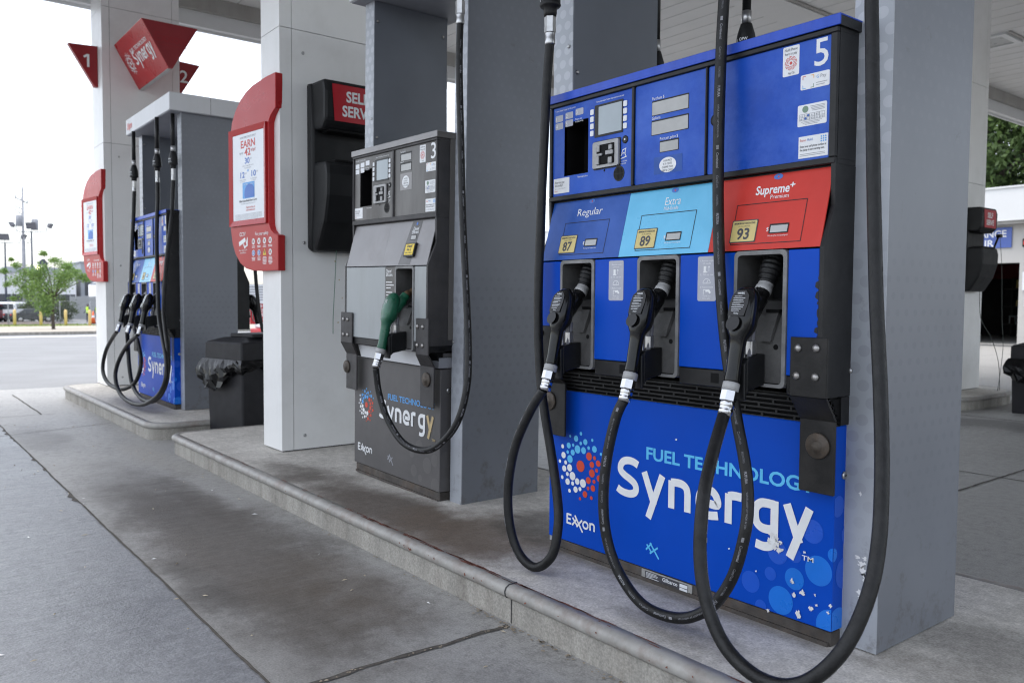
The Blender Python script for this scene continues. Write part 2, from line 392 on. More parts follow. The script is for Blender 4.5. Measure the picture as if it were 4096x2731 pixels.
def concrete(name, c_lo, c_mid, c_hi, stains_shade, rough=(0.5, 0.8), coarse=0.7, bmp=0.5, grain=0.30):
    """cast concrete: blotches, broom texture, pores and oil marks or painted contact shade given as (x, y, rx, ry, strength, colour)"""
    m, t, b = new_mat(name)
    L = t.links
    tc = N(t, "ShaderNodeTexCoord")
    P = tc.outputs['Object']
    def noise(scale, detail=6, rough_=0.6, src=P):
        n = N(t, "ShaderNodeTexNoise")
        n.inputs['Scale'].default_value = scale
        n.inputs['Detail'].default_value = detail
        n.inputs['Roughness'].default_value = rough_
        L.new(src, n.inputs['Vector'])
        return n.outputs['Fac']
    def ma(op, a, bb=None):
        n = N(t, "ShaderNodeMath", operation=op)
        for i, v in enumerate((a, bb)):
            if v is None: continue
            if isinstance(v, (int, float)): n.inputs[i].default_value = v
            else: L.new(v, n.inputs[i])
        return n.outputs[0]
    big = noise(coarse, 8, 0.65)
    med = noise(5.5, 7, 0.7)
    fine = noise(70, 4, 0.7)
    peb = noise(22, 5, 0.75)
    mp = N(t, "ShaderNodeMapping")
    mp.inputs['Scale'].default_value = (30.0, 4.0, 1)
    L.new(P, mp.inputs['Vector'])
    broom = noise(1.0, 5, 0.6, mp.outputs[0])
    f = ma('ADD', ma('MULTIPLY', big, 0.46), ma('ADD', ma('MULTIPLY', med, 0.22), ma('ADD', ma('MULTIPLY', fine, grain*0.6), ma('ADD', ma('MULTIPLY', peb, grain*0.45), ma('MULTIPLY', broom, 0.10)))))
    rp = N(t, "ShaderNodeValToRGB")
    e = rp.color_ramp.elements
    e[0].position = 0.40; e[0].color = tuple(c_lo)+(1,)
    e[1].position = 0.66; e[1].color = tuple(c_hi)+(1,)
    k = e.new(0.53); k.color = tuple(c_mid)+(1,)
    L.new(f, rp.inputs['Fac'])
    out = rp.outputs['Color']
    sp = N(t, "ShaderNodeSeparateXYZ")
    L.new(P, sp.inputs[0])
    warp = noise(2.2, 6, 0.65)
    for (x, y, rx, ry, st, col) in stains_shade:
        dx = ma('DIVIDE', ma('SUBTRACT', sp.outputs['X'], x), rx)
        dy = ma('DIVIDE', ma('SUBTRACT', sp.outputs['Y'], y), ry)
        d = ma('SQRT', ma('ADD', ma('MULTIPLY', dx, dx), ma('MULTIPLY', dy, dy)))
        d = ma('ADD', d, ma('MULTIPLY', ma('SUBTRACT', warp, 0.5), 1.6))
        mr = N(t, "ShaderNodeMapRange", interpolation_type='SMOOTHSTEP')
        mr.inputs['From Min'].default_value = 1.15
        mr.inputs['From Max'].default_value = 0.35
        mr.inputs['To Max'].default_value = st
        L.new(d, mr.inputs['Value'])
        mx = N(t, "ShaderNodeMix", data_type='RGBA')
        L.new(mr.outputs[0], mx.inputs['Factor'])
        L.new(out, mx.inputs['A'])
        mx.inputs['B'].default_value = tuple(col)+(1,)
        out = mx.outputs['Result']
    # specks of gum and drips
    vo = N(t, "ShaderNodeTexVoronoi")
    vo.inputs['Scale'].default_value = 3.3
    L.new(P, vo.inputs['Vector'])
    spot = ma('MULTIPLY', ma('LESS_THAN', vo.outputs['Distance'], ma('MULTIPLY', ma('SUBTRACT', med, 0.42), 0.5)), 0.30)
    mx = N(t, "ShaderNodeMix", data_type='RGBA')
    L.new(spot, mx.inputs['Factor'])
    L.new(out, mx.inputs['A'])
    mx.inputs['B'].default_value = (0.05, 0.047, 0.045, 1)
    # sand grains and pores
    gn = noise(150, 2, 0.5)
    gr = N(t, "ShaderNodeMapRange")
    gr.inputs['From Min'].default_value = 0.28; gr.inputs['From Max'].default_value = 0.72
    gr.inputs['To Min'].default_value = 0.66; gr.inputs['To Max'].default_value = 1.34
    L.new(ma('ADD', ma('MULTIPLY', gn, 0.6), ma('MULTIPLY', peb, 0.4)), gr.inputs['Value'])
    gs = N(t, "ShaderNodeVectorMath", operation='SCALE')
    L.new(mx.outputs['Result'], gs.inputs[0]); L.new(gr.outputs[0], gs.inputs['Scale'])
    L.new(gs.outputs[0], b.inputs['Base Color'])
    mr = N(t, "ShaderNodeMapRange")
    mr.inputs['From Min'].default_value = 0.35; mr.inputs['From Max'].default_value = 0.65
    mr.inputs['To Min'].default_value = rough[0]; mr.inputs['To Max'].default_value = rough[1]
    L.new(ma('ADD', ma('MULTIPLY', big, 0.6), ma('MULTIPLY', broom, 0.4)), mr.inputs['Value'])
    L.new(mr.outputs[0], b.inputs['Roughness'])
    bp = N(t, "ShaderNodeBump")
    bp.inputs['Strength'].default_value = bmp
    bp.inputs['Distance'].default_value = 0.006
    L.new(ma('ADD', ma('MULTIPLY', broom, 0.9), ma('ADD', ma('MULTIPLY', fine, 0.5), ma('MULTIPLY', med, 0.5))), bp.inputs['Height'])
    L.new(bp.outputs[0], b.inputs['Normal'])
concrete('forecourt_outer', (0.105, 0.108, 0.116), (0.155, 0.159, 0.17), (0.215, 0.22, 0.232), [(-4.5, -.2, 1.6, .5, .25, (0.07, 0.07, 0.07))], rough=(0.27, 0.52), coarse=0.9, bmp=1.0, grain=0.45)
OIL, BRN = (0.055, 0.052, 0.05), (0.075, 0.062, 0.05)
concrete('forecourt', (0.13, 0.126, 0.12), (0.215, 0.21, 0.202), (0.32, 0.314, 0.302),
         [(-3.7, 1.25, 1.8, 0.42, 0.80, (0.068, 0.055, 0.043)), (-4.6, 1.42, .7, .16, .5, (0.06, 0.048, 0.038)), (-2.75, 1.2, .5, .22, .45, (0.085, 0.068, 0.05)), (-3.2, .98, .5, .12, .4, (0.06, 0.056, 0.05)), (-2.9, 1.45, 0.6, 0.2, 0.35, (0.10, 0.075, 0.052)), (-6.0, 1.55, 0.8, 0.15, 0.35, (0.33, 0.31, 0.27)), (-1.9, 0.4, 0.7, 0.3, 0.3, OIL), (-2.4, 0.95, 0.9, 0.35, 0.30, OIL), (-5.0, 1.2, 1.2, 0.35, 0.35, OIL), (-7.4, 1.05, 1.0, 0.25, 0.4, OIL),
          (-1.75, 1.35, 0.5, 0.3, 0.25, OIL), (-3.0, 8.1, 2.5, 0.45, 0.6, OIL), (-6, 5.5, 2.5, 1.2, 0.35, OIL)], rough=(0.45, 0.66), grain=0.5)
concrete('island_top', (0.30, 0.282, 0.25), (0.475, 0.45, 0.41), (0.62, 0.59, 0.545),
         [(-3.4, 1.90, 1.15, 0.26, 0.92, (0.095, 0.075, 0.06)), (-2.75, 2.0, 0.55, 0.4, 0.88, (0.13, 0.097, 0.072)), (-4.3, 1.85, 0.5, 0.15, 0.5, BRN), (-1.55, 1.86, 0.35, 0.10, 0.4, BRN), (-1.8, 2.10, 0.9, 0.07, 0.55, BRN), (-0.9, 2.2, 0.35, 0.12, 0.35, BRN), (-2.7, 2.25, 0.25, 0.3, 0.6, OIL), (-0.9, 2.5, 0.35, 0.25, 0.45, OIL), (-8.0, 1.95, 1.0, 0.2, 0.35, BRN)], rough=(0.7, 0.9), coarse=1.3)  # slim marks at pump and column feet paint in contact shade with grime

# ------------------------------------------------------------------ mesh helpers
_tc = {}
CAP = [0.0]

def glyphs(s, bold=0.0):
    if not CAP[0]:
        CAP[0] = 1.0
        CAP[0] = max(p[1] for p in glyphs('H')[0])
        _tc.clear()
    return glyphs_(s, bold)

def glyphs_(s, bold=0.0):
    """2-D verts and faces of a line of lettering; cap height scaled to 1"""
    key = (s, bold)
    if key not in _tc:
        cu_ = bpy.data.curves.new("t", 'FONT')
        cu_.body = s
        cu_.size = 1.0
        cu_.offset = bold
        cu_.resolution_u = 3
        ob = bpy.data.objects.new("t", cu_)
        C.objects.link(ob)
        dg = bpy.context.evaluated_depsgraph_get()
        me = bpy.data.meshes.new_from_object(ob.evaluated_get(dg))
        k = 1/CAP[0]
        vs = [(v.co.x*k, v.co.y*k) for v in me.vertices]
        fs = [tuple(p.vertices) for p in me.polygons]
        bpy.data.objects.remove(ob); bpy.data.curves.remove(cu_); bpy.data.meshes.remove(me)
        if vs:
            x0 = min(v[0] for v in vs)
            vs = [(x-x0, y) for x, y in vs]
        _tc[key] = (vs, fs)
    return _tc[key]

class MB:
    def __init__(s, mat_name='white'):
        s.v, s.f, s.mi, s.mats, s.sm = [], [], [], [], []
        s.m(mat_name)
    def m(s, name):
        if name not in s.mats: s.mats.append(name)
        s.cur = s.mats.index(name)
        return s
    def add(s, vs, fs, smooth=False):
        o = len(s.v)
        s.v += [tuple(v) for v in vs]
        for f in fs:
            s.f.append(tuple(i+o for i in f)); s.mi.append(s.cur); s.sm.append(smooth)
        return s
    def box(s, x0, x1, y0, y1, z0, z1, bev=0.0, seg=1):
        if bev > 0:
            bm = bmesh.new()
            bmesh.ops.create_cube(bm, size=1)
            for v in bm.verts:
                v.co = Vector(((x0+x1)/2+v.co.x*(x1-x0), (y0+y1)/2+v.co.y*(y1-y0), (z0+z1)/2+v.co.z*(z1-z0)))
            bmesh.ops.bevel(bm, geom=bm.edges[:], offset=bev, segments=seg, affect='EDGES', profile=0.5)
            s.bm(bm, seg > 1)
            return s
        p = [(x0, y0, z0), (x1, y0, z0), (x1, y1, z0), (x0, y1, z0), (x0, y0, z1), (x1, y0, z1), (x1, y1, z1), (x0, y1, z1)]
        return s.add(p, [(0, 3, 2, 1), (4, 5, 6, 7), (0, 1, 5, 4), (1, 2, 6, 5), (2, 3, 7, 6), (3, 0, 4, 7)])
    def bm(s, bm, smooth=False):
        bm.verts.index_update()
        s.add([v.co[:] for v in bm.verts], [[v.index for v in f.verts] for f in bm.faces], smooth)
        bm.free()
    def prism(s, pts, fn, d0, d1, bev=0.0, caps=(True, True), smooth=False):
        """outline pts (u, v) extruded from depth d0 to d1; fn(u, v, d) gives the point"""
        n = len(pts)
        if bev > 0:
            bm = bmesh.new()
            a = [bm.verts.new(fn(u, v, d0)) for u, v in pts]
            b = [bm.verts.new(fn(u, v, d1)) for u, v in pts]
            bm.faces.new(a); bm.faces.new(b[::-1])
            for i in range(n):
                bm.faces.new((a[i], b[i], b[(i+1) % n], a[(i+1) % n]))
            bmesh.ops.recalc_face_normals(bm, faces=bm.faces[:])
            ed = [e for e in bm.edges if len(e.link_faces) == 2 and e.calc_face_angle(0) > R(25)]
            bmesh.ops.bevel(bm, geom=ed, offset=bev, segments=2, affect='EDGES', profile=0.5)
            s.bm(bm)
            return s
        vs = [fn(u, v, d0) for u, v in pts] + [fn(u, v, d1) for u, v in pts]
        o = len(s.v)
        fs = []
        if caps[0]: fs.append(tuple(range(n)))
        if caps[1]: fs.append(tuple(range(2*n-1, n-1, -1)))
        s.add(vs, fs)
        s.add([], [])
        base = o
        for i in range(n):
            j = (i+1) % n
            s.f.append((base+i, base+n+i, base+n+j, base+j)); s.mi.append(s.cur); s.sm.append(smooth)
        return s
    def ring_loft(s, rings, close=True, smooth=True, cap=True):
        n = len(rings[0])
        vs = [p for r in rings for p in r]
        fs = []
        for k in range(len(rings)-1):
            for i in range(n if close else n-1):
                j = (i+1) % n
                fs.append((k*n+i, k*n+j, (k+1)*n+j, (k+1)*n+i))
        s.add(vs, fs, smooth)
        if cap:
            o = len(s.v)-len(vs)
            for idx in (range(n-1, -1, -1), range((len(rings)-1)*n, len(rings)*n)):
                s.f.append(tuple(o+i for i in idx)); s.mi.append(s.cur); s.sm.append(False)
        return s
    def cyl(s, p0, p1, r0_, r1_=None, seg=14, smooth=True, cap=True):
        r1_ = r0_ if r1_ is None else r1_
        return s.lathe(p0, p1, [(0, r0_), (1, r1_)], seg, smooth, cap)
    def lathe(s, p0, p1, prof, seg=14, smooth=True, cap=True, ph=0.0):
        p0, p1 = Vector(p0), Vector(p1)
        a = (p1-p0)
        d = a.normalized()
        x = d.orthogonal().normalized(); y = d.cross(x)
        rings = []
        for t, r in prof:
            c = p0 + a*t
            rings.append([tuple(c + (x*math.cos(ph+2*math.pi*i/seg) + y*math.sin(ph+2*math.pi*i/seg))*r) for i in range(seg)])
        return s.ring_loft(rings, True, smooth, cap)
    def tube(s, pts, r, seg=12, cap=True, smooth=True):
        rings = []
        P = [Vector(p) for p in pts]
        t0 = (P[1]-P[0]).normalized()
        nrm = t0.orthogonal().normalized()
        for i, p in enumerate(P):
            t = (P[min(i+1, len(P)-1)]-P[max(i-1, 0)]).normalized()
            nrm = (nrm - t*nrm.dot(t)).normalized()
            b = t.cross(nrm)
            rr = r[i] if isinstance(r, (list, tuple)) else r
            rings.append([tuple(p + (nrm*math.cos(2*math.pi*k/seg) + b*math.sin(2*math.pi*k/seg))*rr) for k in range(seg)])
        return s.ring_loft(rings, True, smooth, cap)
    def poly(s, pts):
        return s.add(pts, [tuple(range(len(pts)))])
    def text(s, st, fn, u, v, h, w=None, align='l', bold=0.0, squash=1.0):
        """lettering of cap height h; fn(u, v) maps to the surface"""
        vs, fs = glyphs(st, bold)
        if not vs: return s
        W = max(p[0] for p in vs)
        sx = (w/W) if w else h*squash
        wid = W*sx
        ox = u - (0 if align == 'l' else wid/2 if align == 'c' else wid)
        return s.add([fn(ox+x*sx, v+y*h) for x, y in vs], fs)
    def disc(s, fn, u, v, r, seg=20, ru=None):
        ru = r if ru is None else ru
        return s.add([fn(u+ru*math.cos(2*math.pi*i/seg), v+r*math.sin(2*math.pi*i/seg)) for i in range(seg)], [tuple(range(seg))])
    def rrect(s, fn, u0, u1, v0, v1, r=0.004, seg=4):
        return s.add([fn(*p) for p in rr(u0, u1, v0, v1, r, seg)], [tuple(range(4*(seg+1)))])
    def stroke(s, fn, pts, w, closed=False):
        """flat ribbon of width w along the (u, v) points"""
        P = [Vector((p[0], p[1])) for p in pts]
        n = len(P)
        L_, Rr = [], []
        for i in range(n):
            a = P[i-1] if (i > 0 or closed) else None
            b = P[(i+1) % n] if (i < n-1 or closed) else None
            d1 = (P[i]-a).normalized() if a is not None else (b-P[i]).normalized()
            d2 = (b-P[i]).normalized() if b is not None else d1
            n1, n2 = Vector((-d1.y, d1.x)), Vector((-d2.y, d2.x))
            mm = (n1+n2)
            mm = mm.normalized() if mm.length > 1e-6 else n1
            k = w/2/max(0.5, mm.dot(n1))
            L_.append(P[i]+mm*k); Rr.append(P[i]-mm*k)
        o = [fn(*p) for p in L_]+[fn(*p) for p in Rr]
        fs = [(i, n+i, n+(i+1) % n, (i+1) % n) for i in range(n if closed else n-1)]
        return s.add(o, fs)
    def build(s, name, parent=None, kind=None, loc=None, bevel=0.0):
        me = bpy.data.meshes.new(name)
        me.from_pydata(s.v, [], s.f)
        for k in s.mats: me.materials.append(M[k])
        me.polygons.foreach_set('material_index', s.mi)
        me.polygons.foreach_set('use_smooth', s.sm)
        me.update()
        o = bpy.data.objects.new(name, me)
        C.objects.link(o)
        if parent: o.parent = parent
        if kind: o['kind'] = kind
        if loc: o.location = loc
        return o

def rr(u0, u1, v0, v1, r, seg=4):
    out = []
    for cx, cy, a in ((u1-r, v1-r, 0), (u0+r, v1-r, 90), (u0+r, v0+r, 180), (u1-r, v0+r, 270)):
        for i in range(seg+1):
            t = R(a+90*i/seg)
            out.append((cx+r*math.cos(t), cy+r*math.sin(t)))
    return out

def spline(pts, n=6):
    """Catmull-Rom through the points"""
    P = [Vector(p) for p in pts]
    out = []
    for i in range(len(P)-1):
        a, b, c, d = P[max(i-1, 0)], P[i], P[i+1], P[min(i+2, len(P)-1)]
        for k in range(n):
            t = k/n
            out.append(0.5*((2*b)+(c-a)*t+(2*a-5*b+4*c-d)*t*t+(3*b-a-3*c+d)*t**3))
    out.append(P[-1])
    return out

def arc(cx, cy, rx, ry, a0, a1, n=14):
    return [(cx+rx*math.cos(R(a0+(a1-a0)*i/n)), cy+ry*math.sin(R(a0+(a1-a0)*i/n))) for i in range(n+1)]

def clip(poly, u0, u1, v0, v1):
    for ax, lim, sg in ((0, u0, 1), (0, u1, -1), (1, v0, 1), (1, v1, -1)):
        out = []
        for i in range(len(poly)):
            a, b = poly[i-1], poly[i]
            ia, ib = (a[ax]-lim)*sg >= 0, (b[ax]-lim)*sg >= 0
            if ia != ib:
                t = (lim-a[ax])/(b[ax]-a[ax])
                out.append(tuple(a[k]+(b[k]-a[k])*t for k in (0, 1)))
            if ib: out.append(b)
        poly = out
        if not poly: return []
    return poly

def blob(u, v, r, n=11, jag=0.45, rnd=random):
    return [(u+r*(1+jag*(rnd.random()*2-1))*math.cos(2*math.pi*i/n), v+r*(1+jag*(rnd.random()*2-1))*math.sin(2*math.pi*i/n)) for i in range(n)]

def front(y, eps=0.0):
    return lambda u, v: (u, y-eps, v)

def thing(name, label, cat, loc=(0, 0, 0), rot=(0, 0, 0), group=None):
    o = bpy.data.objects.new(name, None)
    o.empty_display_size = 0.1
    C.objects.link(o)
    o.location = loc
    o.rotation_euler = rot
    tag(o, label, cat, group)
    return o

def tag(o, label, cat, group=None, kind=None):
    o['label'] = label
    o['category'] = cat
    if group: o['group'] = group
    if kind: o['kind'] = kind
    return o

def copy_tree(o, parent=None):
    c = o.copy()
    C.objects.link(c)
    c.parent = parent
    for ch in list(o.children):
        copy_tree(ch, c)
    return c

# ------------------------------------------------------------------ ground, road, forecourt
def gz(x):
    return -0.0215*max(0.0, min(-11.5-x, 52.0))

g = MB('asphalt')
xs = [-420, -150, -63.5, -48.7, -30, -11.5, 30, 300]
g.add([(x, y, gz(x)-0.012) for x in xs for y in (-300, 400)], [(2*i, 2*i+2, 2*i+3, 2*i+1) for i in range(len(xs)-1)])
g.build('ground', kind='structure')
fc = MB('forecourt')
fc.box(-11.47, 26, .885, 23.3, -0.2, 0.0)
fc.m('forecourt_outer').box(-11.47, 26, -30, .8845, -0.2, 0.0)
fco = fc.build('forecourt', kind='structure')
random.seed(3)
jt = MB('joint')
def jline(a, b, w, step=0.05, jag=0.35, chips=0.0, z=0.003):
    a, b = Vector(a), Vector(b)
    n = max(2, int((b-a).length/step))
    d = (b-a).normalized(); nn = Vector((-d.y, d.x))
    lo_, hi_ = [], []
    off = 0.0
    for i in range(n+1):
        p = a+(b-a)*i/n
        off = off*0.9+(random.random()-0.5)*w*0.5
        k1 = w*(0.5+jag*(random.random()-0.3)); k2 = w*(0.5+jag*(random.random()-0.3))
        if random.random() < chips: k1 += w*random.uniform(0.8, 3.0)
        p = p+nn*off
        lo_.append((p.x-nn.x*k1, p.y-nn.y*k1, z)); hi_.append((p.x+nn.x*k2, p.y+nn.y*k2, z))
    jt.add(lo_+hi_, [(i, i+1, n+2+i, n+1+i) for i in range(n)])
jline((-8.83, 0.885), (8, 0.885), 0.008, chips=0.05)
jline((-8.83, -3.4), (8, -3.4), 0.011)
jline((-10.8, 1.288), (-8.83, 1.288), 0.012)
jline((-2.167, 1.69), (-2.167, -20), 0.014, jag=0.7)
jline((-7.64, 0.88), (-7.88, 1.68), 0.008)
jline((-7.63, 0.87), (-7.63, -20), 0.008)
jline((-8.83, -20), (-8.83, 1.4), 0.007)
jline((2.9, -20), (2.9, 23), 0.014)
jline((-2.167, 3.2), (-2.167, 23), 0.014)
jline((-7.63, 3.2), (-7.63, 23), 0.010)
jline((-11, 5.65), (20, 5.65), 0.012)
jline((-11, 8.54), (20, 8.54), 0.014)
jline((-11, 11.5), (20, 11.5), 0.012)
jt.build('joint_filler', fco)
dp = MB('dust')                                     # sand and grit swept into the joints and the foot of the kerb
for i in range(110):
    x = random.uniform(-2.35, -1.2)
    dp.poly([(u, v, 0.0045) for u, v in blob(x, 1.697-abs(random.gauss(0, 0.018)), random.uniform(0.002, 0.007), 8)])
for i in range(70):
    t = random.random()
    dp.poly([(u, v, 0.0045) for u, v in blob(-2.167+random.gauss(0, 0.008), 1.69-t*1.4, random.uniform(0.002, 0.006), 7)])
for i in range(60):
    x = random.uniform(-6.2, -2.3)
    dp.poly([(u, v, 0.0045) for u, v in blob(x, 1.697-abs(random.gauss(0, 0.01)), random.uniform(0.002, 0.006), 8)])
dp.build('grit', fco)
lt = MB('debris')                                   # scraps of bark, paper and leaf
for i in range(150):
    x, y = random.uniform(-9.5, -1.2), random.uniform(-0.4, 1.68)
    lt.m('copper_white' if random.random() < 0.3 else 'debris')
    a, l_, w_ = random.random()*6.28, random.uniform(0.004, 0.016), random.uniform(0.002, 0.004)
    ca, sa = math.cos(a), math.sin(a)
    p = [(x+ca*l_, y+sa*l_), (x-sa*w_, y+ca*w_), (x-ca*l_, y-sa*l_), (x+sa*w_, y-ca*w_)]
    lt.add([(u, v, 0.004) for u, v in p]+[(x, y, 0.008)], [(0, 1, 4), (1, 2, 4), (2, 3, 4), (3, 0, 4)])
tag(lt.build('litter_scraps'), 'small pale scraps of bark and paper scattered over the forecourt concrete', 'litter', kind='stuff')

sw = MB('sidewalk_concrete')
zk = gz(-48.5)+0.14
def slab(mb, x0, x1, y0, y1, dz=0.14, th=0.4):
    n = 6
    for i in range(n):
        a, b = x0+(x1-x0)*i/n, x0+(x1-x0)*(i+1)/n
        p = [(a, y0, gz(a)+dz), (b, y0, gz(b)+dz), (b, y1, gz(b)+dz), (a, y1, gz(a)+dz)]
        q = [(u, v, w-th) for u, v, w in p]
        mb.add(p+q, [(0, 1, 2, 3), (0, 4, 5, 1), (2, 6, 7, 3), (1, 5, 6, 2), (3, 7, 4, 0)])
slab(sw, -69.4, -48.65, -60, 90)
sw.build('sidewalk', kind='structure')
kb = MB('kerb_concrete')
slab(kb, -48.65, -48.45, -60, 90, 0.145)
kb.build('kerb', kind='structure')
rp_ = MB('road_paint')
for x0, x1 in ((-44.5, -42.8),):
    rp_.add([(x0, -60, gz(x0)-0.004), (x1, -60, gz(x1)-0.004), (x1, 90, gz(x1)-0.004), (x0, 90, gz(x0)-0.004)], [(0, 1, 2, 3)])
rp_.build('road_marking', kind='structure')
gr = MB('grass_green')
random.seed(11)
slab(gr, -72.6, -69.4, -30, 14.0, 0.15)
for i in range(1500):
    x, y = random.uniform(-72.6, -69.2), random.uniform(5, 14)
    h, a = random.uniform(0.05, 0.14), random.random()*3.14
    z = gz(x)+0.15
    gr.add([(x-math.cos(a)*.02, y-math.sin(a)*.02, z), (x+math.cos(a)*.02, y+math.sin(a)*.02, z), (x+random.gauss(0, .03), y+random.gauss(0, .03), z+h)], [(0, 1, 2)])
tag(gr.build('grass_strip'), 'strip of short grass along the bollards across the road', 'grass', kind='stuff')
mu = MB('mulch')
n = 22
pts = [(-80+8.0*math.cos(2*math.pi*i/n), 11.2+3.1*math.sin(2*math.pi*i/n)) for i in range(n)]
mu.add([(x, y, gz(x)+0.0) for x, y in pts]+[(-80+(x+80)*.6, 11.2+(y-11.2)*.6, gz(x)+0.10) for x, y in pts]+[(-80, 11.2, gz(-80)+0.13)],
       [(i, (i+1) % n, n+(i+1) % n, n+i) for i in range(n)]+[(n+i, n+(i+1) % n, 2*n) for i in range(n)], True)
mu.build('mulch_bed', kind='structure')

# ------------------------------------------------------------------ canopy and its columns
ZS = 4.80
FY, CX = -0.9, 3.6      # unseen front and right canopy edges, set in to let skylight under
cn = MB('soffit')
def soffit(x0, x1, y0, y1):
    p = 0.305
    n = int((y1-y0)/p)
    vs, fs = [], []
    for i in range(n):
        a = y0+i*p
        for y, z in ((a, ZS+0.02), (a+0.012, ZS), (a+p-0.012, ZS), (a+p, ZS+0.02)):
            vs += [(x0, y, z), (x1, y, z)]
    for k in range(len(vs)//2-1):
        fs.append((2*k, 2*k+2, 2*k+3, 2*k+1))
    cn.add(vs, fs)
soffit(-10.5, CX, FY+.1, 10.7)
soffit(-6.25, CX, 10.7, 24.0)
canopy = thing('canopy', 'white flat forecourt canopy with ribbed soffit over the pumps', 'canopy')
cn.build('soffit', canopy)
fs_ = MB('fascia')
for x, y0, y1 in ((-10.5, FY, 10.8), (-6.25, 10.81, 24.1)):
    fs_.m('gutter').box(x, x+0.06, y0+0.07, y1-0.07, 4.62, 4.83)
    fs_.m('fascia').box(x-0.09, x-0.002, y0, y1, 4.44, 5.5)
    fs_.box(x-0.12, x-0.093, y0, y1, 4.41, 4.50)
fs_.box(-10.49, CX, FY, FY+.09, 4.44, 5.5)
fs_.box(CX, CX+.09, FY, 24.1, 4.44, 5.5)
fs_.box(-6.24, CX-.01, 24.01, 24.1, 4.44, 5.5)
fs_.box(-10.49, -6.35, 10.71, 10.8, 4.44, 5.5)
fs_.build('fascia', canopy)
rf = MB('fascia')
rf.box(-10.48, CX-.02, FY+.11, 10.69, 5.3, 5.36)
rf.box(-6.2, CX-.02, 10.695, 23.98, 5.3, 5.36)
rf.build('roof', canopy)
bt = MB('soffit')
bt.box(-6.52, -6.02, 3.6, 10.68, ZS-0.03, ZS-0.002)
bt.m('gutter').box(-6.015, -5.96, 3.6, 10.68, ZS-0.018, ZS-0.002)
bt.build('seam_trim', canopy)

def soffit_light(x, y, label):
    t = thing('canopy_light', label, 'light', (x, y, ZS), group='lights recessed in the canopy soffit')
    a = MB('fascia')
    for x0, x1, y0, y1 in ((-.36, .36, -.30, -.22), (-.36, .36, .22, .30), (-.36, -.28, -.219, .219), (.28, .36, -.219, .219)):
        a.box(x0, x1, y0, y1, -.03, -.002)
    a.m('gutter').box(.40, .43, -.30, .30, -.02, -.002)
    a.build('frame', t)
    MB('lamp_lens').box(-.275, .275, -.215, .215, -.016, -.004).build('lens', t)
    return t
soffit_light(-5.22, 12.6, 'unlit square light in the canopy soffit beside the far column')

def column(x0, x1, y0, y1, seams, label, screws=True):
    t = thing('canopy_column', label, 'column', ((x0+x1)/2, y0, 0.132), group='white clad canopy columns')
    w = (x1-x0)/2
    d = y1-y0
    zb = 0.006
    zz_ = [zb]+[s_-0.132 for s_ in seams]+[ZS-0.14]
    core = MB('seam').box(-w+.012, w-.012, .012, d-.012, 0, ZS-0.134)
    core.build('core', t)
    fr, sd, bk = MB('acm_white'), MB('acm_white'), MB('acm_white')
    for a, b in zip(zz_[:-1], zz_[1:]):
        fr.prism([(-w, .0), (w, .0), (w, .077), (w-.011, .077), (w-.011, .011), (-w+.011, .011), (-w+.011, .077), (-w, .077)], lambda u, v, q: (u, v, q), a+.002, b-.002)
        sd.box(w-.011, w, .081, d-.08, a+.002, b-.002)
        sd.box(-w, -w+.011, .081, d-.08, a+.002, b-.002)
        bk.prism([(-w, d-.077), (-w+.011, d-.077), (-w+.011, d-.011), (w-.011, d-.011), (w-.011, d-.077), (w, d-.077), (w, d), (-w, d)], lambda u, v, q: (u, v, q), a+.002, b-.002)
    if screws:
        sd.m('steel')
        for z in (.095, 1.33, 2.52):
            sd.lathe((w, .155, z), (w+.006, .155, z), [(0, .011), (.6, .009), (1, .004)], 10)
        sd.m('tan')
        for z, y, r in ((1.1, .4, .006), (.98, .42, .004), (1.22, .37, .005), (.82, .39, .006)):
            sd.poly([(w+.0012, u, v) for u, v in blob(y, z, r, 8)])
    fr.build('front_cladding', t); sd.build('side_cladding', t); bk.build('back_cladding', t)
    return t
column(-10.37, -9.868, 2.08, 2.89, [2.79, 4.25], 'white clad column at the far end carrying the red number signs')
column(-5.283, -4.983, 2.06, 2.75, [2.79, 4.2], 'white clad column between the second and third pumps, with black towel unit')
column(-4.55, -4.15, 9.25, 10.12, [2.45, 3.55], 'white clad column on the far island at right', False)

# ------------------------------------------------------------------ islands
def island(x0, x1, y0, y1, rad, label, joints=()):
    prof_c = [(0.012, 0.0), (0.012, 0.090)]
    prof_s = [(0.0125, 0.088), (0.003, 0.090), (-0.006, 0.100), (-0.008, 0.113), (-0.003, 0.125), (0.010, 0.1335), (0.045, 0.1340), (0.046, 0.130)]
    def ring(o, z, seg=8):
        return [(u, v, z) for u, v in rr(x0+o, x1-o, y0+o, y1-o, max(0.01, rad-o), seg)]
    b = MB('kerb_concrete')
    b.ring_loft([ring(o, z) for o, z in prof_c], cap=False, smooth=False)
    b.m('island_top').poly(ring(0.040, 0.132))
    t = b.build('pump_island')
    tag(t, label, 'island', 'kerbed concrete pump islands')
    s_ = MB('steel_nosing')
    s_.ring_loft([ring(o, z) for o, z in prof_s], cap=False)
    s_.m('seam')
    for x in joints:
        s_.tube([(x, y0+o-.0008, z+.0008) for o, z in prof_s[1:-1]], .0028, 6)
        s_.box(x-.0015+.012, x+.0015+.012, y0+.009, y0+.0118, .004, .088)
    s_.build('steel_nosing', t)
    return t
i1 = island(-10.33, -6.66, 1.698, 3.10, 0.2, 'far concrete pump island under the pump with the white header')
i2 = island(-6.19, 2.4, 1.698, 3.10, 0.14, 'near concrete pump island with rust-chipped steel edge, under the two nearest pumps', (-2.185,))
i3 = island(-9.0, -3.74, 8.55, 10.5, 0.65, 'low concrete island under the far right column')

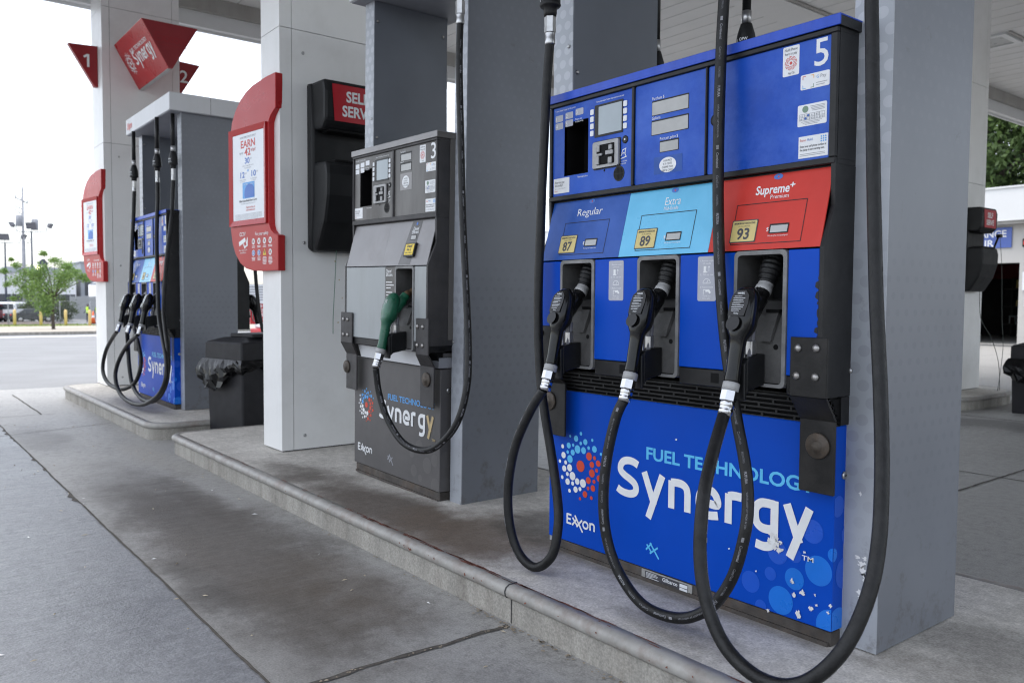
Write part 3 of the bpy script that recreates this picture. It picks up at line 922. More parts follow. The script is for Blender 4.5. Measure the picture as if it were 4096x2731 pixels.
# rust chips on the near nosing
rc = MB('dust')
random.seed(21)
M['rust'] = mat('rust', (0.17, 0.055, 0.035), 0.8, var=0.4, scale=50)
rc = MB('rust')
for i in range(150):
    if random.random() < 0.85:
        x = random.gauss(-2.7, .55) if random.random() < .75 else random.uniform(-5.9, -.9)
        L_ = random.uniform(.006, .055)
        yo = random.choice((.043, .041, .038, .030))+random.gauss(0, .002)
        rc.poly([(x+u*L_, 1.698+yo+v*random.uniform(.0015, .0035), .1346) for u, v in ((-1, 0), (-.5, .8), (.1, 1), (.7, .6), (1, 0), (.5, -.9), (-.2, -.6), (-.7, -1))])
    else:
        x = random.gauss(-2.4, .8)
        rc.poly([(u, 1.6893, w) for u, w in blob(x, random.uniform(.106, .120), random.uniform(.0015, .0045), 11, .7)])
rc.build('rust_chips', i2)

# ------------------------------------------------------------------ red poster boards on the column fronts
def poster_board(x, y, z, label):
    t = thing('poster_board', label, 'sign', (x, y, z), (0, 0, R(7)), 'red poster boards on the columns')
    F0 = lambda d: (lambda u, v, q=None: (u, d if q is None else q, v))
    outl = [(0.0, 2.503), (-.12, 2.496), (-.22, 2.482)]
    outl += [(-.30, 2.470), (-.38, 2.445), (-.46, 2.405), (-.53, 2.345), (-.58, 2.275), (-.605, 2.19), (-.612, 2.10)]
    outl += [(-.612, 1.62), (-.605, 1.545), (-.585, 1.47), (-.545, 1.40), (-.48, 1.34), (-.40, 1.302), (-.31, 1.287), (-.20, 1.282)]
    outl += [(.018, 1.281), (.018, 1.50), (-.03, 1.515), (-.07, 1.54), (-.09, 1.575), (-.094, 1.62)]
    outl += [(-.094, 2.18), (-.088, 2.215), (-.065, 2.245), (-.03, 2.27), (-.003, 2.285)]
    b = MB('sign_red')
    b.prism(outl, lambda u, v, q: (u, q, v), 0.0, 0.05, bev=0.004)
    b.build('board', t)
    fr = MB('sign_red')
    u0, u1, v0, v1 = -.597, -.108, 1.583, 2.216
    w = .036
    def bar(q):
        (a, b_), (c, d_) = q
        fr.add([(a[0], -.001, a[1]), (b_[0], -.001, b_[1]), (d_[0], -.001, d_[1]), (c[0], -.001, c[1]),
                (a[0], -.016, a[1]), (b_[0], -.016, b_[1]), (d_[0], -.006, d_[1]), (c[0], -.006, c[1])],
               [(4, 5, 6, 7), (0, 1, 5, 4), (2, 3, 7, 6), (1, 2, 6, 5), (3, 0, 4, 7)])
    o4 = [(u0, v0), (u1, v0), (u1, v1), (u0, v1)]
    n4 = [(u0+w, v0+w), (u1-w, v0+w), (u1-w, v1-w), (u0+w, v1-w)]
    for i in range(4):
        j = (i+1) % 4
        bar(((o4[i], o4[j]), (n4[i], n4[j])))
    fr.build('snap_frame', t)
    p = MB('paper')
    p.box(u0+w+.001, u1-w-.001, -.004, -.0005, v0+w+.001, v1-w-.001)
    f = front(-.004, .0008)
    c = (u0+u1)/2
    p.m('print_grey').text('NEW APPLICANTS ONLY', f, c, 2.148, .013, .21, 'c')
    p.m('print_red').text('EARN', f, c, 2.088, .046, .19, 'c', .02)
    p.m('print_grey').text('up to', f, c-.09, 2.05, .016, .05, 'c')
    p.m('print_red').text('42', f, c-.005, 2.035, .045, .082, 'c', .02)
    p.text('\u00a2/gal', f, c+.045, 2.058, .018, .055, 'l')
    p.m('print_blue').text('30', f, c-.01, 1.984, .036, .064, 'c', .02)
    p.m('print_grey').text('\u00a2/gal', f, c+.028, 2.008, .009, .022, 'l')
    p.text('in Extra savings after joining', f, c, 1.966, .008, .15, 'c').text('for two months', f, c, 1.952, .008, .09, 'c')
    p.m('print_sky').text('+', f, c, 1.926, .022, .026, 'c', .03)
    p.m('print_blue').text('12', f, c-.075, 1.895, .036, .058, 'c', .02).text('10', f, c+.075, 1.895, .036, .058, 'c', .02)
    p.m('print_grey')
    for q in (-.075, .075):
        p.text('\u00a2/gal', f, c+q+.034, 1.918, .009, .022)
        p.text('everyday savings', f, c+q, 1.878, .007, .085, 'c').text('on every fill', f, c+q, 1.866, .007, .06, 'c')
    p.m('print_sky').add([f(*q) for q in rr(c-.075, c+.085, 1.758, 1.862, .006)], [tuple(range(20))])
    f2 = front(-.004, .0014)
    p.m('print_blue').add([f2(*q) for q in clip(arc(c+.02, 1.79, .07, .06, 0, 360, 24), c-.07, c+.08, 1.762, 1.85)], [tuple(range(len(clip(arc(c+.02, 1.79, .07, .06, 0, 360, 24), c-.07, c+.08, 1.762, 1.85))))])
    p.m('white').text('Exxon Mobil', f2, c-.065, 1.845, .010, .06).text('Smart Card', f2, c+.03, 1.845, .008, .045)
    p.m('print_dark').text('Meet Exxon Mobil Smart Card+', f, c, 1.737, .014, .235, 'c', .015)
    p.m('print_grey').text('Get instant savings every time you fill', f, c, 1.722, .008, .19, 'c')
    p.m('print_red').text('Apply today at', f, c-.03, 1.694, .013, .12, 'l').text('smartcardplus.com', f, c-.03, 1.677, .011, .12, 'l', .01)
    p.m('print_grey')
    for k in range(6):
        p.stroke(f, [(c-.18, 1.658-k*.0065), (c+.18-(.05 if k == 5 else 0), 1.658-k*.0065)], .0018)
    p.build('poster', t)
    l = MB('white')
    f = front(0.0, .0008)
    l.text('CCTV', f, -.442, 1.516, .024, .082, 'c', .015)
    # camera pictogram
    l.poly([f(u-.436, v+1.478) for u, v in ((-.052, -.028), (-.058, .0), (.028, .028), (.038, .002))])
    l.poly([f(u-.436, v+1.478) for u, v in ((.04, -.01), (.058, .03), (.064, .028), (.064, -.028), (.056, -.03))])
    l.stroke(f, [(-.43, 1.466), (-.415, 1.44), (-.38, 1.455)], .012)
    l.text('Area under CCTV', f, -.436, 1.418, .011, .115, 'c').text('surveillance', f, -.436, 1.402, .011, .08, 'c')
    l.text('For your safety', f, -.185, 1.512, .021, .17, 'c', .008)
    random.seed(4)
    for r_, z0 in ((0, 1.474), (1, 1.400)):
        for k in range(4):
            u = -.296+k*.0725
            if r_ and k == 2:
                l.m('yellow').poly([f(u-.021, z0-.017), f(u+.021, z0-.017), f(u, z0+.024)])
                l.m('print_dark').stroke(front(0, .0014), [(u, z0-.009), (u, z0+.012)], .008)
            else:
                l.m('white').disc(f, u, z0, .0205, 18)
                l.m('print_blue' if r_ and k < 2 else 'print_dark').disc(front(0, .0014), u, z0, .0165 if r_ and k < 2 else .006, 14)
                if not (r_ and k < 2):
                    l.stroke(front(0, .0014), [(u-.011, z0-.008), (u+.008, z0+.010)], .005)
                    l.m('print_red').stroke(front(0, .002), [(u-.013, z0+.012), (u+.013, z0-.012)], .004)
                else:
                    l.m('white').stroke(front(0, .002), [(u, z0-.010), (u, z0+.009)], .009)
            l.m('white')
            for q in range(2 if not r_ else (3 if k < 2 else 6)):
                wd = random.uniform(.036, .052)
                l.stroke(f, [(u-wd/2, z0-.030-q*.0085), (u+wd/2, z0-.030-q*.0085)], .0038)
    l.build('lettering', t)
    return t
poster_board(-4.975, 2.03, 0, 'large red poster board with rounded corner on the column left of the grey pump')
poster_board(-4.975-4.885, 2.05, 0.0, 'red poster board on the farthest column, above the blue far pump')

# ------------------------------------------------------------------ red pointed signs on the far column
def pointed(name, label, y0, yw, xc, sgn, digit):
    t = thing(name, label, 'sign', (xc, yw, 3.42), group='red pump number signs')
    d = 0.29
    b = MB('sign_red_dark')
    b.prism([(0, 0), (0, .44), (-sgn*d, .425), (-sgn*.035, 0)], lambda u, v, q: (q, u, v), -.035, .035, bev=.004)
    b.build('panel', t)
    f = lambda u, v: (.0358, u, v)
    n_ = MB('white')
    if digit == '1':
        n_.stroke(f, [(-.095, .20), (-.095, .338)], .024)
        n_.stroke(lambda u, v: (.0362, u, v), [(-.100, .330), (-.138, .302)], .022)
    else:
        n_.text(digit, f, -sgn*.105, .20, .135, None, 'c', .012)
    n_.build('lettering', t)
    return t
pointed('number_sign', 'small red pointed sign numbered 1 on the left of the far column', 0, 2.079, -10.1, 1, '1')
pointed('number_sign', 'small red pointed sign numbered 2 on the right of the far column', 0, 2.892, -10.1, -1, '2')
t = thing('brand_sign', 'red wedge-shaped sign lettered Synergy sticking out from the far column', 'sign', (-9.866, 2.473, 3.41))
b = MB('sign_red')
sec = [(-.021, 0), (.021, 0), (.273, .44), (-.273, .44)]
b.prism(sec, lambda u, v, q: (q, u, v), 0.0, 1.13, bev=.006)
b.m('steel').box(.02, 1.1, -.020, .020, -.004, .0005)
b.build('body', t)
e = MB('sign_maroon')
e.prism([(u*.985, v*.985+.003) for u, v in sec], lambda u, v, q: (q, u, v), 1.1305, 1.134)
ff = lambda u, v: (1.1348, u, v)
e.m('sign_red_dark')
e.text('Exxon', lambda u, v: ff(u, v), 0, .25, .085, .30, 'c', .03)
e.stroke(ff, [(-.15, .215), (.17, .215)], .006)
e.build('end_panel', t)
sl = Vector((-.252, .44)).normalized()
pn = Vector((-sl.y, sl.x))
def slf(u, v):                       # left slanted face: u along x, v up the slope
    y, z = -.021+sl.x*v, sl.y*v
    return (u, y-.0012*abs(sl.y), z-.0012*abs(sl.x))
tx = MB('white')
LOGO = None

# ------------------------------------------------------------------ printed marks
DOTS = {'c': [(487,421,10),(563,407,13),(529,440,22),(594,466,21),(641,454,11),(477,487,21),(509,485,12),(562,474,13),(540,515,29),(582,524,24),(617,507,13),(656,516,23),(700,550,11),(470,533,13),(506,537,21),(487,583,28)],
 'w': [(433,492,15),(440,555,23),(414,598,13),(456,607,15),(446,650,22),(485,645,26),(432,712,14),(469,689,15),(506,703,30),(471,743,23),(508,755,15),(540,740,23),(580,752,30),(529,797,22),(560,792,15),(486,807,14)],
 'r': [(562,633,40),(620,565,28),(658,576,14),(640,622,22),(683,614,22),(641,681,28),(673,661,14),(689,715,22),(617,731,24),(656,738,14),(649,784,22),(616,785,13),(595,828,23),(639,851,13),(561,860,11)]}
def logo_dots(mb, fn, cu_, cv, k, cols=('cyan', 'white', 'logo_red')):
    for key, c in zip('cwr', cols):
        mb.m(c)
        for x, y, r in DOTS[key]:
            mb.disc(fn, cu_+(x-562)*.00079*k, cv+(-(y-633)*.000546+(x-562)*.000121)*k, r*.000546*k, 14)

def S2(pts, n=5):
    return [(p.x, p.y) for p in spline([(a, b, 0) for a, b in pts], n)]
def synergy(mb, fnl, u, v, k, ky=None, last=None):
    """the word Synergy drawn as strokes; u, v: left end and base line; fnl(layer) gives the mapping"""
    ky = ky or k
    w = .0268*(k+ky)/2
    T = lambda pts: [(u+a*k, v+b*ky) for a, b in pts]
    st = []
    st.append(S2([(.1, .121), (.078, .129), (.052, .1305), (.029, .123), (.0165, .106), (.018, .089), (.036, .0765), (.062, .066), (.085, .053), (.0925, .036), (.085, .021), (.064, .0135), (.038, .0135), (.017, .018), (.002, .0255)]))
    st.append([(.130, .103), (.177, -.004)]); st.append([(.213, .103), (.151, -.054)])
    st.append([(.2535, 0), (.2535, .094)]); st.append(S2([(.252, .088), (.275, .0905), (.300, .089), (.317, .078), (.3225, .058)])+[(.3225, 0)])
    st.append(S2([(.372, .048), (.400, .0485), (.442, .048), (.440, .072), (.424, .088), (.405, .0915), (.385, .086), (.372, .068), (.3695, .048), (.374, .027), (.390, .0135), (.412, .0095), (.446, .015)]))
    st.append([(.4855, 0), (.4855, .094)]); st.append(S2([(.486, .086), (.505, .0905), (.534, .0905)]))
    st.append(S2([(.652, .091), (.625, .0915), (.603, .088), (.587, .072), (.5845, .05), (.590, .028), (.606, .0155), (.628, .0135), (.652, .017)]))
    st.append([(.652, .1035), (.652, .004)]+S2([(.652, -.012), (.642, -.032), (.618, -.0405), (.588, -.037)]))
    st.append([(.693, .103), (.736, -.004)]); st.append([(.767, .103), (.706, -.054)])
    for i, p in enumerate(st):
        if last and i >= len(st)-2: mb.m(last)
        mb.stroke(fnl(i), T(p), w)

def exxon(mb, fnl, u, v, k, h):
    """E, two crossing x strokes running below the line, o, n"""
    w = .19*h
    T = lambda pts: [(u+a*k, v+b*h) for a, b in pts]
    st = [[(.09, 0), (.09, 1)], [(.09, .92), (.62, .92)], [(.09, .5), (.55, .5)], [(.09, .08), (.62, .08)],
          [(.78, .72), (1.42, -.02)], [(1.05, 1.0), (2.02, -.42)], [(.74, 0), (1.25, .62)], [(1.28, -.05), (1.95, .74)]]
    st.append(arc(2.36, .36, .30, .31, 0, 360, 20))
    st.append([(2.92, 0), (2.92, .72)]); st.append(S2([(2.93, .58), (3.1, .66), (3.3, .64), (3.4, .5), (3.4, .3)])+[(3.4, 0)])
    for i, p in enumerate(st): mb.stroke(fnl(i), T(p), w)

def xx(mb, fnl, u, v, w_, h):
    T = lambda pts: [(u+a*w_, v+b*h) for a, b in pts]
    for i, p in enumerate(([(.05, .82), (.45, .30)], [(.30, 1.0), (.98, 0.0)], [(.0, .42), (.42, .98)], [(.30, .22), (.9, .80)])):
        mb.stroke(fnl(i), T(p), .13*h)

tx.m('white').text('FUEL TECHNOLOGY', slf, .36, .325, .036, .62, bold=.02)
synergy(tx, lambda i: (lambda u, v: tuple(a-b for a, b in zip(slf(u, v), (0, .0001*i, .0001*i)))), .36, .195, .86, 1.0)
logo_dots(tx, slf, .20, .255, .92, ('white', 'white', 'white'))
tx.build('lettering', t)

# ------------------------------------------------------------------ windscreen service units and bins
def service_unit(x, y, z, k, label):
    t = thing('service_unit', label, 'towel dispenser', (x, y, z), (0, 0, 0), 'black windscreen service units on the columns')
    t.scale = (k, k, k)
    def body(prof, y0, y1, nm, bev=.022, parent=t):
        m_ = MB('unit_black')
        m_.prism(prof, lambda u, v, q: (u, q, v), y0, y1, bev=bev)
        return m_.build(nm, parent)
    low = [(0, 0), (.11, 0), (.22, .18), (.265, .34), (.27, .47), (.25, .55), (.03, .56), (0, .56)]
    body(low, .0, .46, 'bucket')
    body([(0, .02), (.05, .0), (.085, .30), (.085, .80), (.06, 1.055), (0, 1.06)], -.012, .472, 'back_plate', .018)
    body([(0, .76), (.19, .75), (.24, .80), (.245, .98), (.225, 1.055), (0, 1.06)], .0, .46, 'towel_box')
    r_ = MB('cavity')
    r_.box(.09, .24, .07, .39, .548, .565)
    r_.box(.06, .20, .05, .41, .744, .758)
    r_.build('slots', t)
    s_ = MB('label_red')
    f = lambda u, v: (.2475-.010*max(0, v-.9), u, v)
    s_.poly([f(.065, .80), f(.40, .80), f(.39, 1.025), f(.05, 1.025)])
    f2 = lambda u, v: (.2485-.010*max(0, v-.9), u, v)
    s_.m('white').text('SELF', f2, .222, .925, .062, .155, 'c', .03).text('SERVE', f2, .222, .835, .062, .21, 'c', .03)
    s_.build('sign_plate', t)
    return t
u1 = service_unit(-4.982, 2.245, 1.405, 1.0, 'black self serve towel and bucket unit on the column behind the grey pump')
u3 = service_unit(-4.149, 9.55, 1.24, .87, 'black self serve unit on the far right column, with a squeegee in it')
sq = thing('squeegee', 'black squeegee standing in the far right service unit', 'squeegee', (-3.98, 9.86, 1.62))
MB('nozzle_black').tube([(0, 0, -.1), (.02, .08, .12), (.035, .14, .24)], .012, 8).build('handle', sq)
MB('rubber').box(.01, .06, .13, .19, .225, .262, .004).build('head', sq)
w1 = MB('green_wire').tube(spline([(-4.80, 2.35, 1.41), (-4.72, 2.30, 1.2), (-4.58, 2.22, 1.0), (-4.50, 2.18, .90)], 5), .0022, 6).build('cable')
tag(w1, 'thin green cable hanging from the black unit to the grey pump bracket', 'cable')
w2 = MB('wire').tube(spline([(-4.0, 9.7, 1.26), (-3.98, 9.7, .95), (-3.88, 9.75, .72), (-3.82, 9.8, .45), (-3.80, 9.8, .16)], 5), .0035, 6)
w2.tube(spline([(-3.93, 10.0, 1.86), (-3.9, 10.0, 1.5), (-3.86, 9.95, .95), (-3.82, 9.9, .6), (-3.82, 9.8, .15)], 5), .003, 6)
tag(w2.build('tether'), 'thin dark tether cables hanging beside the far right column', 'cable')

def bin_(x, y, z, rot, label, w=.49, h=.64):
    t = thing('waste_bin', label, 'waste bin', (x, y, z), (0, 0, R(rot)), 'black square waste bins with bin liners')
    a = MB('bin_black')                                           # local: front-right corner at the origin, x to the left is negative
    def rq(i, zz0, d=0.0):
        return [(u, v, zz0) for u, v in rr(-w+i-d, -i+d, i-d, w-i+d, .02, 3)]
    a.ring_loft([rq(.02, 0), rq(.012, h*.5), rq(.006, h-.02)], smooth=False)
    a.build('body', t)
    l = MB('bin_black')
    l.ring_loft([rq(0, h-.01, .004), rq(0, h+.115, .002), rq(.012, h+.128), rq(.10, h+.16)], smooth=False)
    l.box(-w+.13, -.06, .14, w-.06, h+.158, h+.19, .008)
    l.build('lid', t)
    g_ = MB('bag')
    random.seed(9)
    rings = []
    n = 64
    base = []
    per = [(-w-.006+(w+.012)*i/16, -.006) for i in range(16)]+[(.006, -.006+(w+.012)*i/16) for i in range(16)]+[(.006-(w+.012)*i/16, w+.006) for i in range(16)]+[(-w-.006, w+.006-(w+.012)*i/16) for i in range(16)]
    ph = [random.random()*6.28 for _ in range(6)]
    drop = [0.09+.11*max(0, math.sin(math.pi*(i-48)/40+.9)) * (1 if 46 <= i or i < 14 else 0) + .02*math.sin(i*.7+ph[0]) for i in range(n)]
    for i in range(14): drop[i] = .09+.16*math.sin(math.pi*(i+2)/15)+.012*math.sin(i*2.1)
    for i in range(56, 64): drop[i] = .11+.05*(i-56)/8
    for k in range(7):
        q = k/6
        ring = []
        for i in range(n):
            x_, y_ = per[i]
            cx, cy = -w/2, w/2
            d = Vector((x_-cx, y_-cy)).normalized()
            o = .012+.038*math.sin(math.pi*min(1, q*1.1))+.014*math.sin(i*1.3+k*1.1+ph[1])*q+.012*math.sin(i*2.9-k*1.9+ph[2])*q + (.03*q if i < 10 or i > 58 else 0)
            ring.append((x_+d.x*o+random.gauss(0, .0045)*q, y_+d.y*o+random.gauss(0, .0045)*q, h-.005-drop[i]*q+.010*math.sin(i*1.9+k*2.3+ph[3])*q+random.gauss(0, .005)*q))
        rings.append(ring)
    g_.ring_loft(rings, cap=False, smooth=False)
    g_.build('bin_liner', t)
    return t
bin_(-6.2, 2.25, 0.0, 15, 'black square waste bin with shiny liner between the two pump islands')
bin_(-2.95, 9.16, 0.0, 4, 'black square waste bin cut off at the right edge of the view', .5, .56)

# ------------------------------------------------------------------ fuel pumps
def plate(mb, x0, x1, z0, z1, y, th=.004, r=.004):
    """raised rounded plate, front face at y"""
    mb.prism(rr(x0, x1, z0, z1, r, 3), lambda u, v, q: (u, q, v), y, y+th)

def column_shell(w, d, h, front_mat, side_mat):
    m_ = MB(front_mat)
    m_.prism([(0, 0), (w, 0), (w, .004), (0, .004)], lambda u, v, q: (u, v, q), .004, h)
    m_.m(side_mat)
    m_.prism([(0, .0045), (w, .0045), (w, d), (0, d)], lambda u, v, q: (u, v, q), .004, h)
    return m_

def bracket(parent, x0, x1, zt, zm, zl, zb, yu, yl, lx0, lx1, mt, disc, bolts, th=.009):
    b = MB(mt)
    b.box(x0, x1, yu, yu+th, zm, zt, .002)
    b.add([(x0, yu, zm), (x1, yu, zm), (lx1, yl, zl), (lx0, yl, zl), (x0, yu+th, zm), (x1, yu+th, zm), (lx1, yl+th, zl), (lx0, yl+th, zl)],
          [(0, 1, 2, 3), (4, 7, 6, 5), (0, 3, 7, 4), (1, 5, 6, 2)])
    b.box(lx0, lx1, yl, yl+th, zb, zl, .002)
    br = b.build('hinge_bracket', parent)
    for x, z in bolts:
        MB('bolt').lathe((x, yu, z), (x, yu-.009, z), [(0, .0115), (.45, .0105), (.85, .006), (1, .0015)], 12).build('bolt_head', br)
    m_ = MB('washer')
    x, z, r = disc
    m_.lathe((x, yl, z), (x, yl-.009, z), [(0, r), (.7, r), (1, r*.93), (1.0, r*.45), (1.5, r*.42), (1.6, r*.1)], 24)
    m_.build('washer', br)

def boot(parent, x0, x1, z0, z1, y):
    """moulded nozzle pocket: frame, dark cavity and the sloping nozzle rest"""
    fr = MB('boot_frame')
    t = .012
    outer = rr(x0, x1, z0, z1, .016, 4)
    inner = rr(x0+t, x1-t, z0+t*.8, z1-t, .012, 4)
    n = len(outer)
    yb = y+.20
    fr.add([(u, y-.004, v) for u, v in outer]+[(u, y-.004, v) for u, v in inner], [(i, (i+1) % n, n+(i+1) % n, n+i) for i in range(n)])
    fr.add([(u, y-.004, v) for u, v in outer]+[(u, y+.03, v) for u, v in outer], [(i, n+i, n+(i+1) % n, (i+1) % n) for i in range(n)])
    fo = fr.build('nozzle_pocket', parent)
    cv = MB('grey_plastic')
    cv.add([(u, y-.0035, v) for u, v in inner]+[(u, yb, v) for u, v in inner], [(i, (i+1) % n, n+(i+1) % n, n+i) for i in range(n)])
    cv.m('cavity').poly([(u, yb, v) for u, v in inner])
    cv.build('pocket_lining', fo)
    xa, xb = x0+t+.001, x1-t-.001
    rs = MB('grey_plastic')
    prof = [(y+.004, z0+.012), (y+.002, z0+.12), (y+.03, z0+.205), (y+.10, z0+.245), (y+.19, z0+.255), (y+.19, z0+.012)]
    rs.prism(prof, lambda u, v, q: (q, u, v), xa, xb)
    k = (x1-x0)
    xc = x0+k*.62
    rs.add([(xc-.022, y+.002, z0+.135), (xc+.022, y+.002, z0+.135), (xc+.030, y+.028, z0+.206), (xc-.006, y+.028, z0+.206),
            (xc-.022, y-.010, z0+.130), (xc+.022, y-.010, z0+.130), (xc+.030, y+.016, z0+.214), (xc-.006, y+.016, z0+.214)],
           [(4, 5, 6, 7), (0, 4, 7, 3), (1, 2, 6, 5), (3, 7, 6, 2), (0, 1, 5, 4)])
    rs.m('cavity')
    rs.box(xc-.008, xc+.036, y+.012, y+.034, z0+.212, z0+.222)
    rs.lathe((x1-t-.022, y+.0015, z0+.115), (x1-t-.022, y+.0035, z0+.115), [(0, .008), (1, .008)], 12)
    rs.build('nozzle_rest', fo)
    hk = MB('black_plastic')
    hx = x0+k*.5
    hk.prism([(y-.085, z0+.075), (y-.078, z0+.085), (y+.0, z0+.095), (y+.0, z0+.005), (y-.07, z0-.008), (y-.084, z0-.02)], lambda u, v, q: (q, u, v), hx-.022, hx+.022, bev=.004)
    hk.prism([(y-.098, z0+.07), (y-.086, z0+.078), (y-.086, z0-.032), (y-.096, z0-.034)], lambda u, v, q: (q, u, v), hx-.026, hx+.024, bev=.003)
    hk.build('nozzle_hook', fo)

def module_pay(parent, x0, x1, z0, z1, y, mt, lit):
    """card and receipt module"""
    a = MB(mt)
    W = x1-x0
    u = lambda q: x0+q*W
    Hh = z1-z0
    v = lambda q: z0+q*Hh
    # plate cut around the receipt opening
    rx0, rx1, rz0, rz1 = u(.152), u(.468), v(.215), v(.808)
    for q in ((x0, rx0, z0, z1), (rx1, x1, z0, z1), (rx0, rx1, z0, rz0), (rx0, rx1, rz1, z1)):
        a.box(q[0], q[1], y, y+.012, q[2], q[3])
    o = a.build('payment_panel', parent)
    c = MB('cavity')
    c.add([(rx0, y+.0005, rz0), (rx1, y+.0005, rz0), (rx1, y+.0005, rz1), (rx0, y+.0005, rz1), (rx0, y+.10, rz0+.03), (rx1, y+.10, rz0+.03), (rx1, y+.10, rz1), (rx0, y+.10, rz1)],
          [(0, 1, 5, 4), (1, 2, 6, 5), (2, 3, 7, 6), (3, 0, 4, 7), (4, 5, 6, 7)])
    c.build('receipt_slot', o)
    b = MB('bezel')
    sx0, sx1, sz0, sz1 = u(.556), u(.885), v(.582), v(.908)
    plate(b, sx0-.003, sx1+.003, sz0-.003, sz1+.003, y-.002, .003, .003)
    b.m('screen'); plate(b, sx0+.019, sx1-.002, sz0+.004, sz1-.005, y-.0034, .001, .002)
    b.build('display_screen', o)
    k = MB('sticker')
    for i in range(4):
        z = v(.855)-i*v(0)*0-i*.0248*Hh/.325
        plate(k, u(.517)-.0085, u(.517)+.0085, z-.0095, z+.0095, y-.003, .004, .003)
        z += .002
        plate(k, u(.918)-.0085, u(.918)+.0085, z-.0095, z+.0095, y-.003, .004, .003)
    k.build('key', o)
    cr = MB('bezel')
    cx0, cx1, cz0, cz1 = u(.548), u(.86), v(.235), v(.515)
    plate(cr, cx0-.004, cx1+.004, cz0-.004, cz1+.004, y-.002, .003, .006)
    cr.m('swivel')
    plate(cr, cx0, cx1, cz0, cz1, y-.010, .0085, .007)
    cr.m('cavity')
    plate(cr, cx0+.022, cx1-.018, cz0+.010, cz1-.012, y-.0112, .001, .004)
    cr.m('swivel')
    cw, ch = cx1-cx0, cz1-cz0
    for q in ((.20, .42, .44, .53), (.56, .84, .44, .60), (.20, .30, .12, .44), (.66, .80, .10, .34), (.22, .32, .60, .86), (.68, .80, .62, .80)):
        cr.box(cx0+q[0]*cw, cx0+q[1]*cw, y-.018, y-.0114, cz0+q[2]*ch, cz0+q[3]*ch, .0015)
    cr.build('card_reader', o)
    s_ = MB('bezel')
    s_.lathe((u(.92), y-.003, v(.49)), (u(.92), y+.001, v(.49)), [(0, .010), (.3, .0135), (1, .0135)], 16)
    s_.m('steel').lathe((u(.92), y-.0042, v(.49)), (u(.92), y-.003, v(.49)), [(0, .003), (1, .0045)], 10)
    s_.build('lock', o)
    p = MB('bezel')
    f = front(y, .0008)
    scx, scz = u(.85), v(.148)
    p.lathe((scx, y-.0015, scz), (scx, y+.001, scz), [(0, .026), (1, .027)], 24)
    p.m('cavity')
    f2 = front(y-.0015, .0008)
    for i in range(-3, 4):
        hh = math.sqrt(max(0, .022**2-(i*.0065)**2))
        p.stroke(f2, [(scx+i*.0065, scz-hh), (scx+i*.0065, scz-.001)], .0032)
        p.stroke(f2, [(scx+i*.0065, scz+.001), (scx+i*.0065, scz+hh)], .0032)
    p.disc(f, u(.675), v(.205), .004, 12)
    p.build('speaker', o)
    w = MB('sticker')
    for i, (q, r_) in enumerate(((.02, .875), (.155, .885), (.29, .9), (.02, .79), (.155, .80))):
        w.m('sticker_grey' if lit else 'sticker')
        w.add([f(*q_) for q_ in rr(u(q)+.004, u(q)+.046, v(r_)-.012, v(r_)+.012, .004)], [tuple(range(20))])
        w.m('white').text('12345'[i], front(y, .0013), u(q)+.008, v(r_)-.007, .013)
    w.m('white')
    w.text('5 easy steps to pay at the pump', f, u(.02)+.004, v(.955), .0055, .11)
    w.text('Please pay', f, u(.29)+.003, v(.815), .006).text('at the pump', f, u(.29)+.003, v(.79), .006)
    w.text('Pump operation: Follow instructions on screen', f, u(.57), v(.945), .0055, .135)
    w.text('Take receipt above', f, u(.33), v(.175), .006, .055)
    w.m('white'); plate(w, u(.012), u(.225), z0+.01, v(.20), y-.001, .0009, .002)
    w.m('print_dark'); f3 = front(y-.001, .0006)
    w.text('How was your', f3, u(.028), v(.142), .009, .055).text('visit today?', f3, u(.028), v(.108), .009, .045)
    w.m('print_grey').text('Tell us at exxonmobil.com', f3, u(.028), v(.078), .0045, .06).m('print_red').text('Exxon', f3, u(.028), v(.05), .005, .016)
    cx_, cz_ = u(.90), v(.33)
    w.m('white').stroke(f, [(cx_-.02, cz_-.005), (cx_-.008, cz_+.002), (cx_-.004, cz_+.018), (cx_+.012, cz_+.022), (cx_+.008, cz_+.004), (cx_+.014, cz_-.006), (cx_-.02, cz_-.012)], .003)
    w.stroke(f, [(cx_-.004, cz_+.006), (cx_+.006, cz_+.009)], .003)
    w.text('Insert card & listen', f, cx_-.02, cz_-.022, .005, .038).text('prompt promptly', f, cx_-.02, cz_-.030, .005, .034)
    w.build('label_print', o)

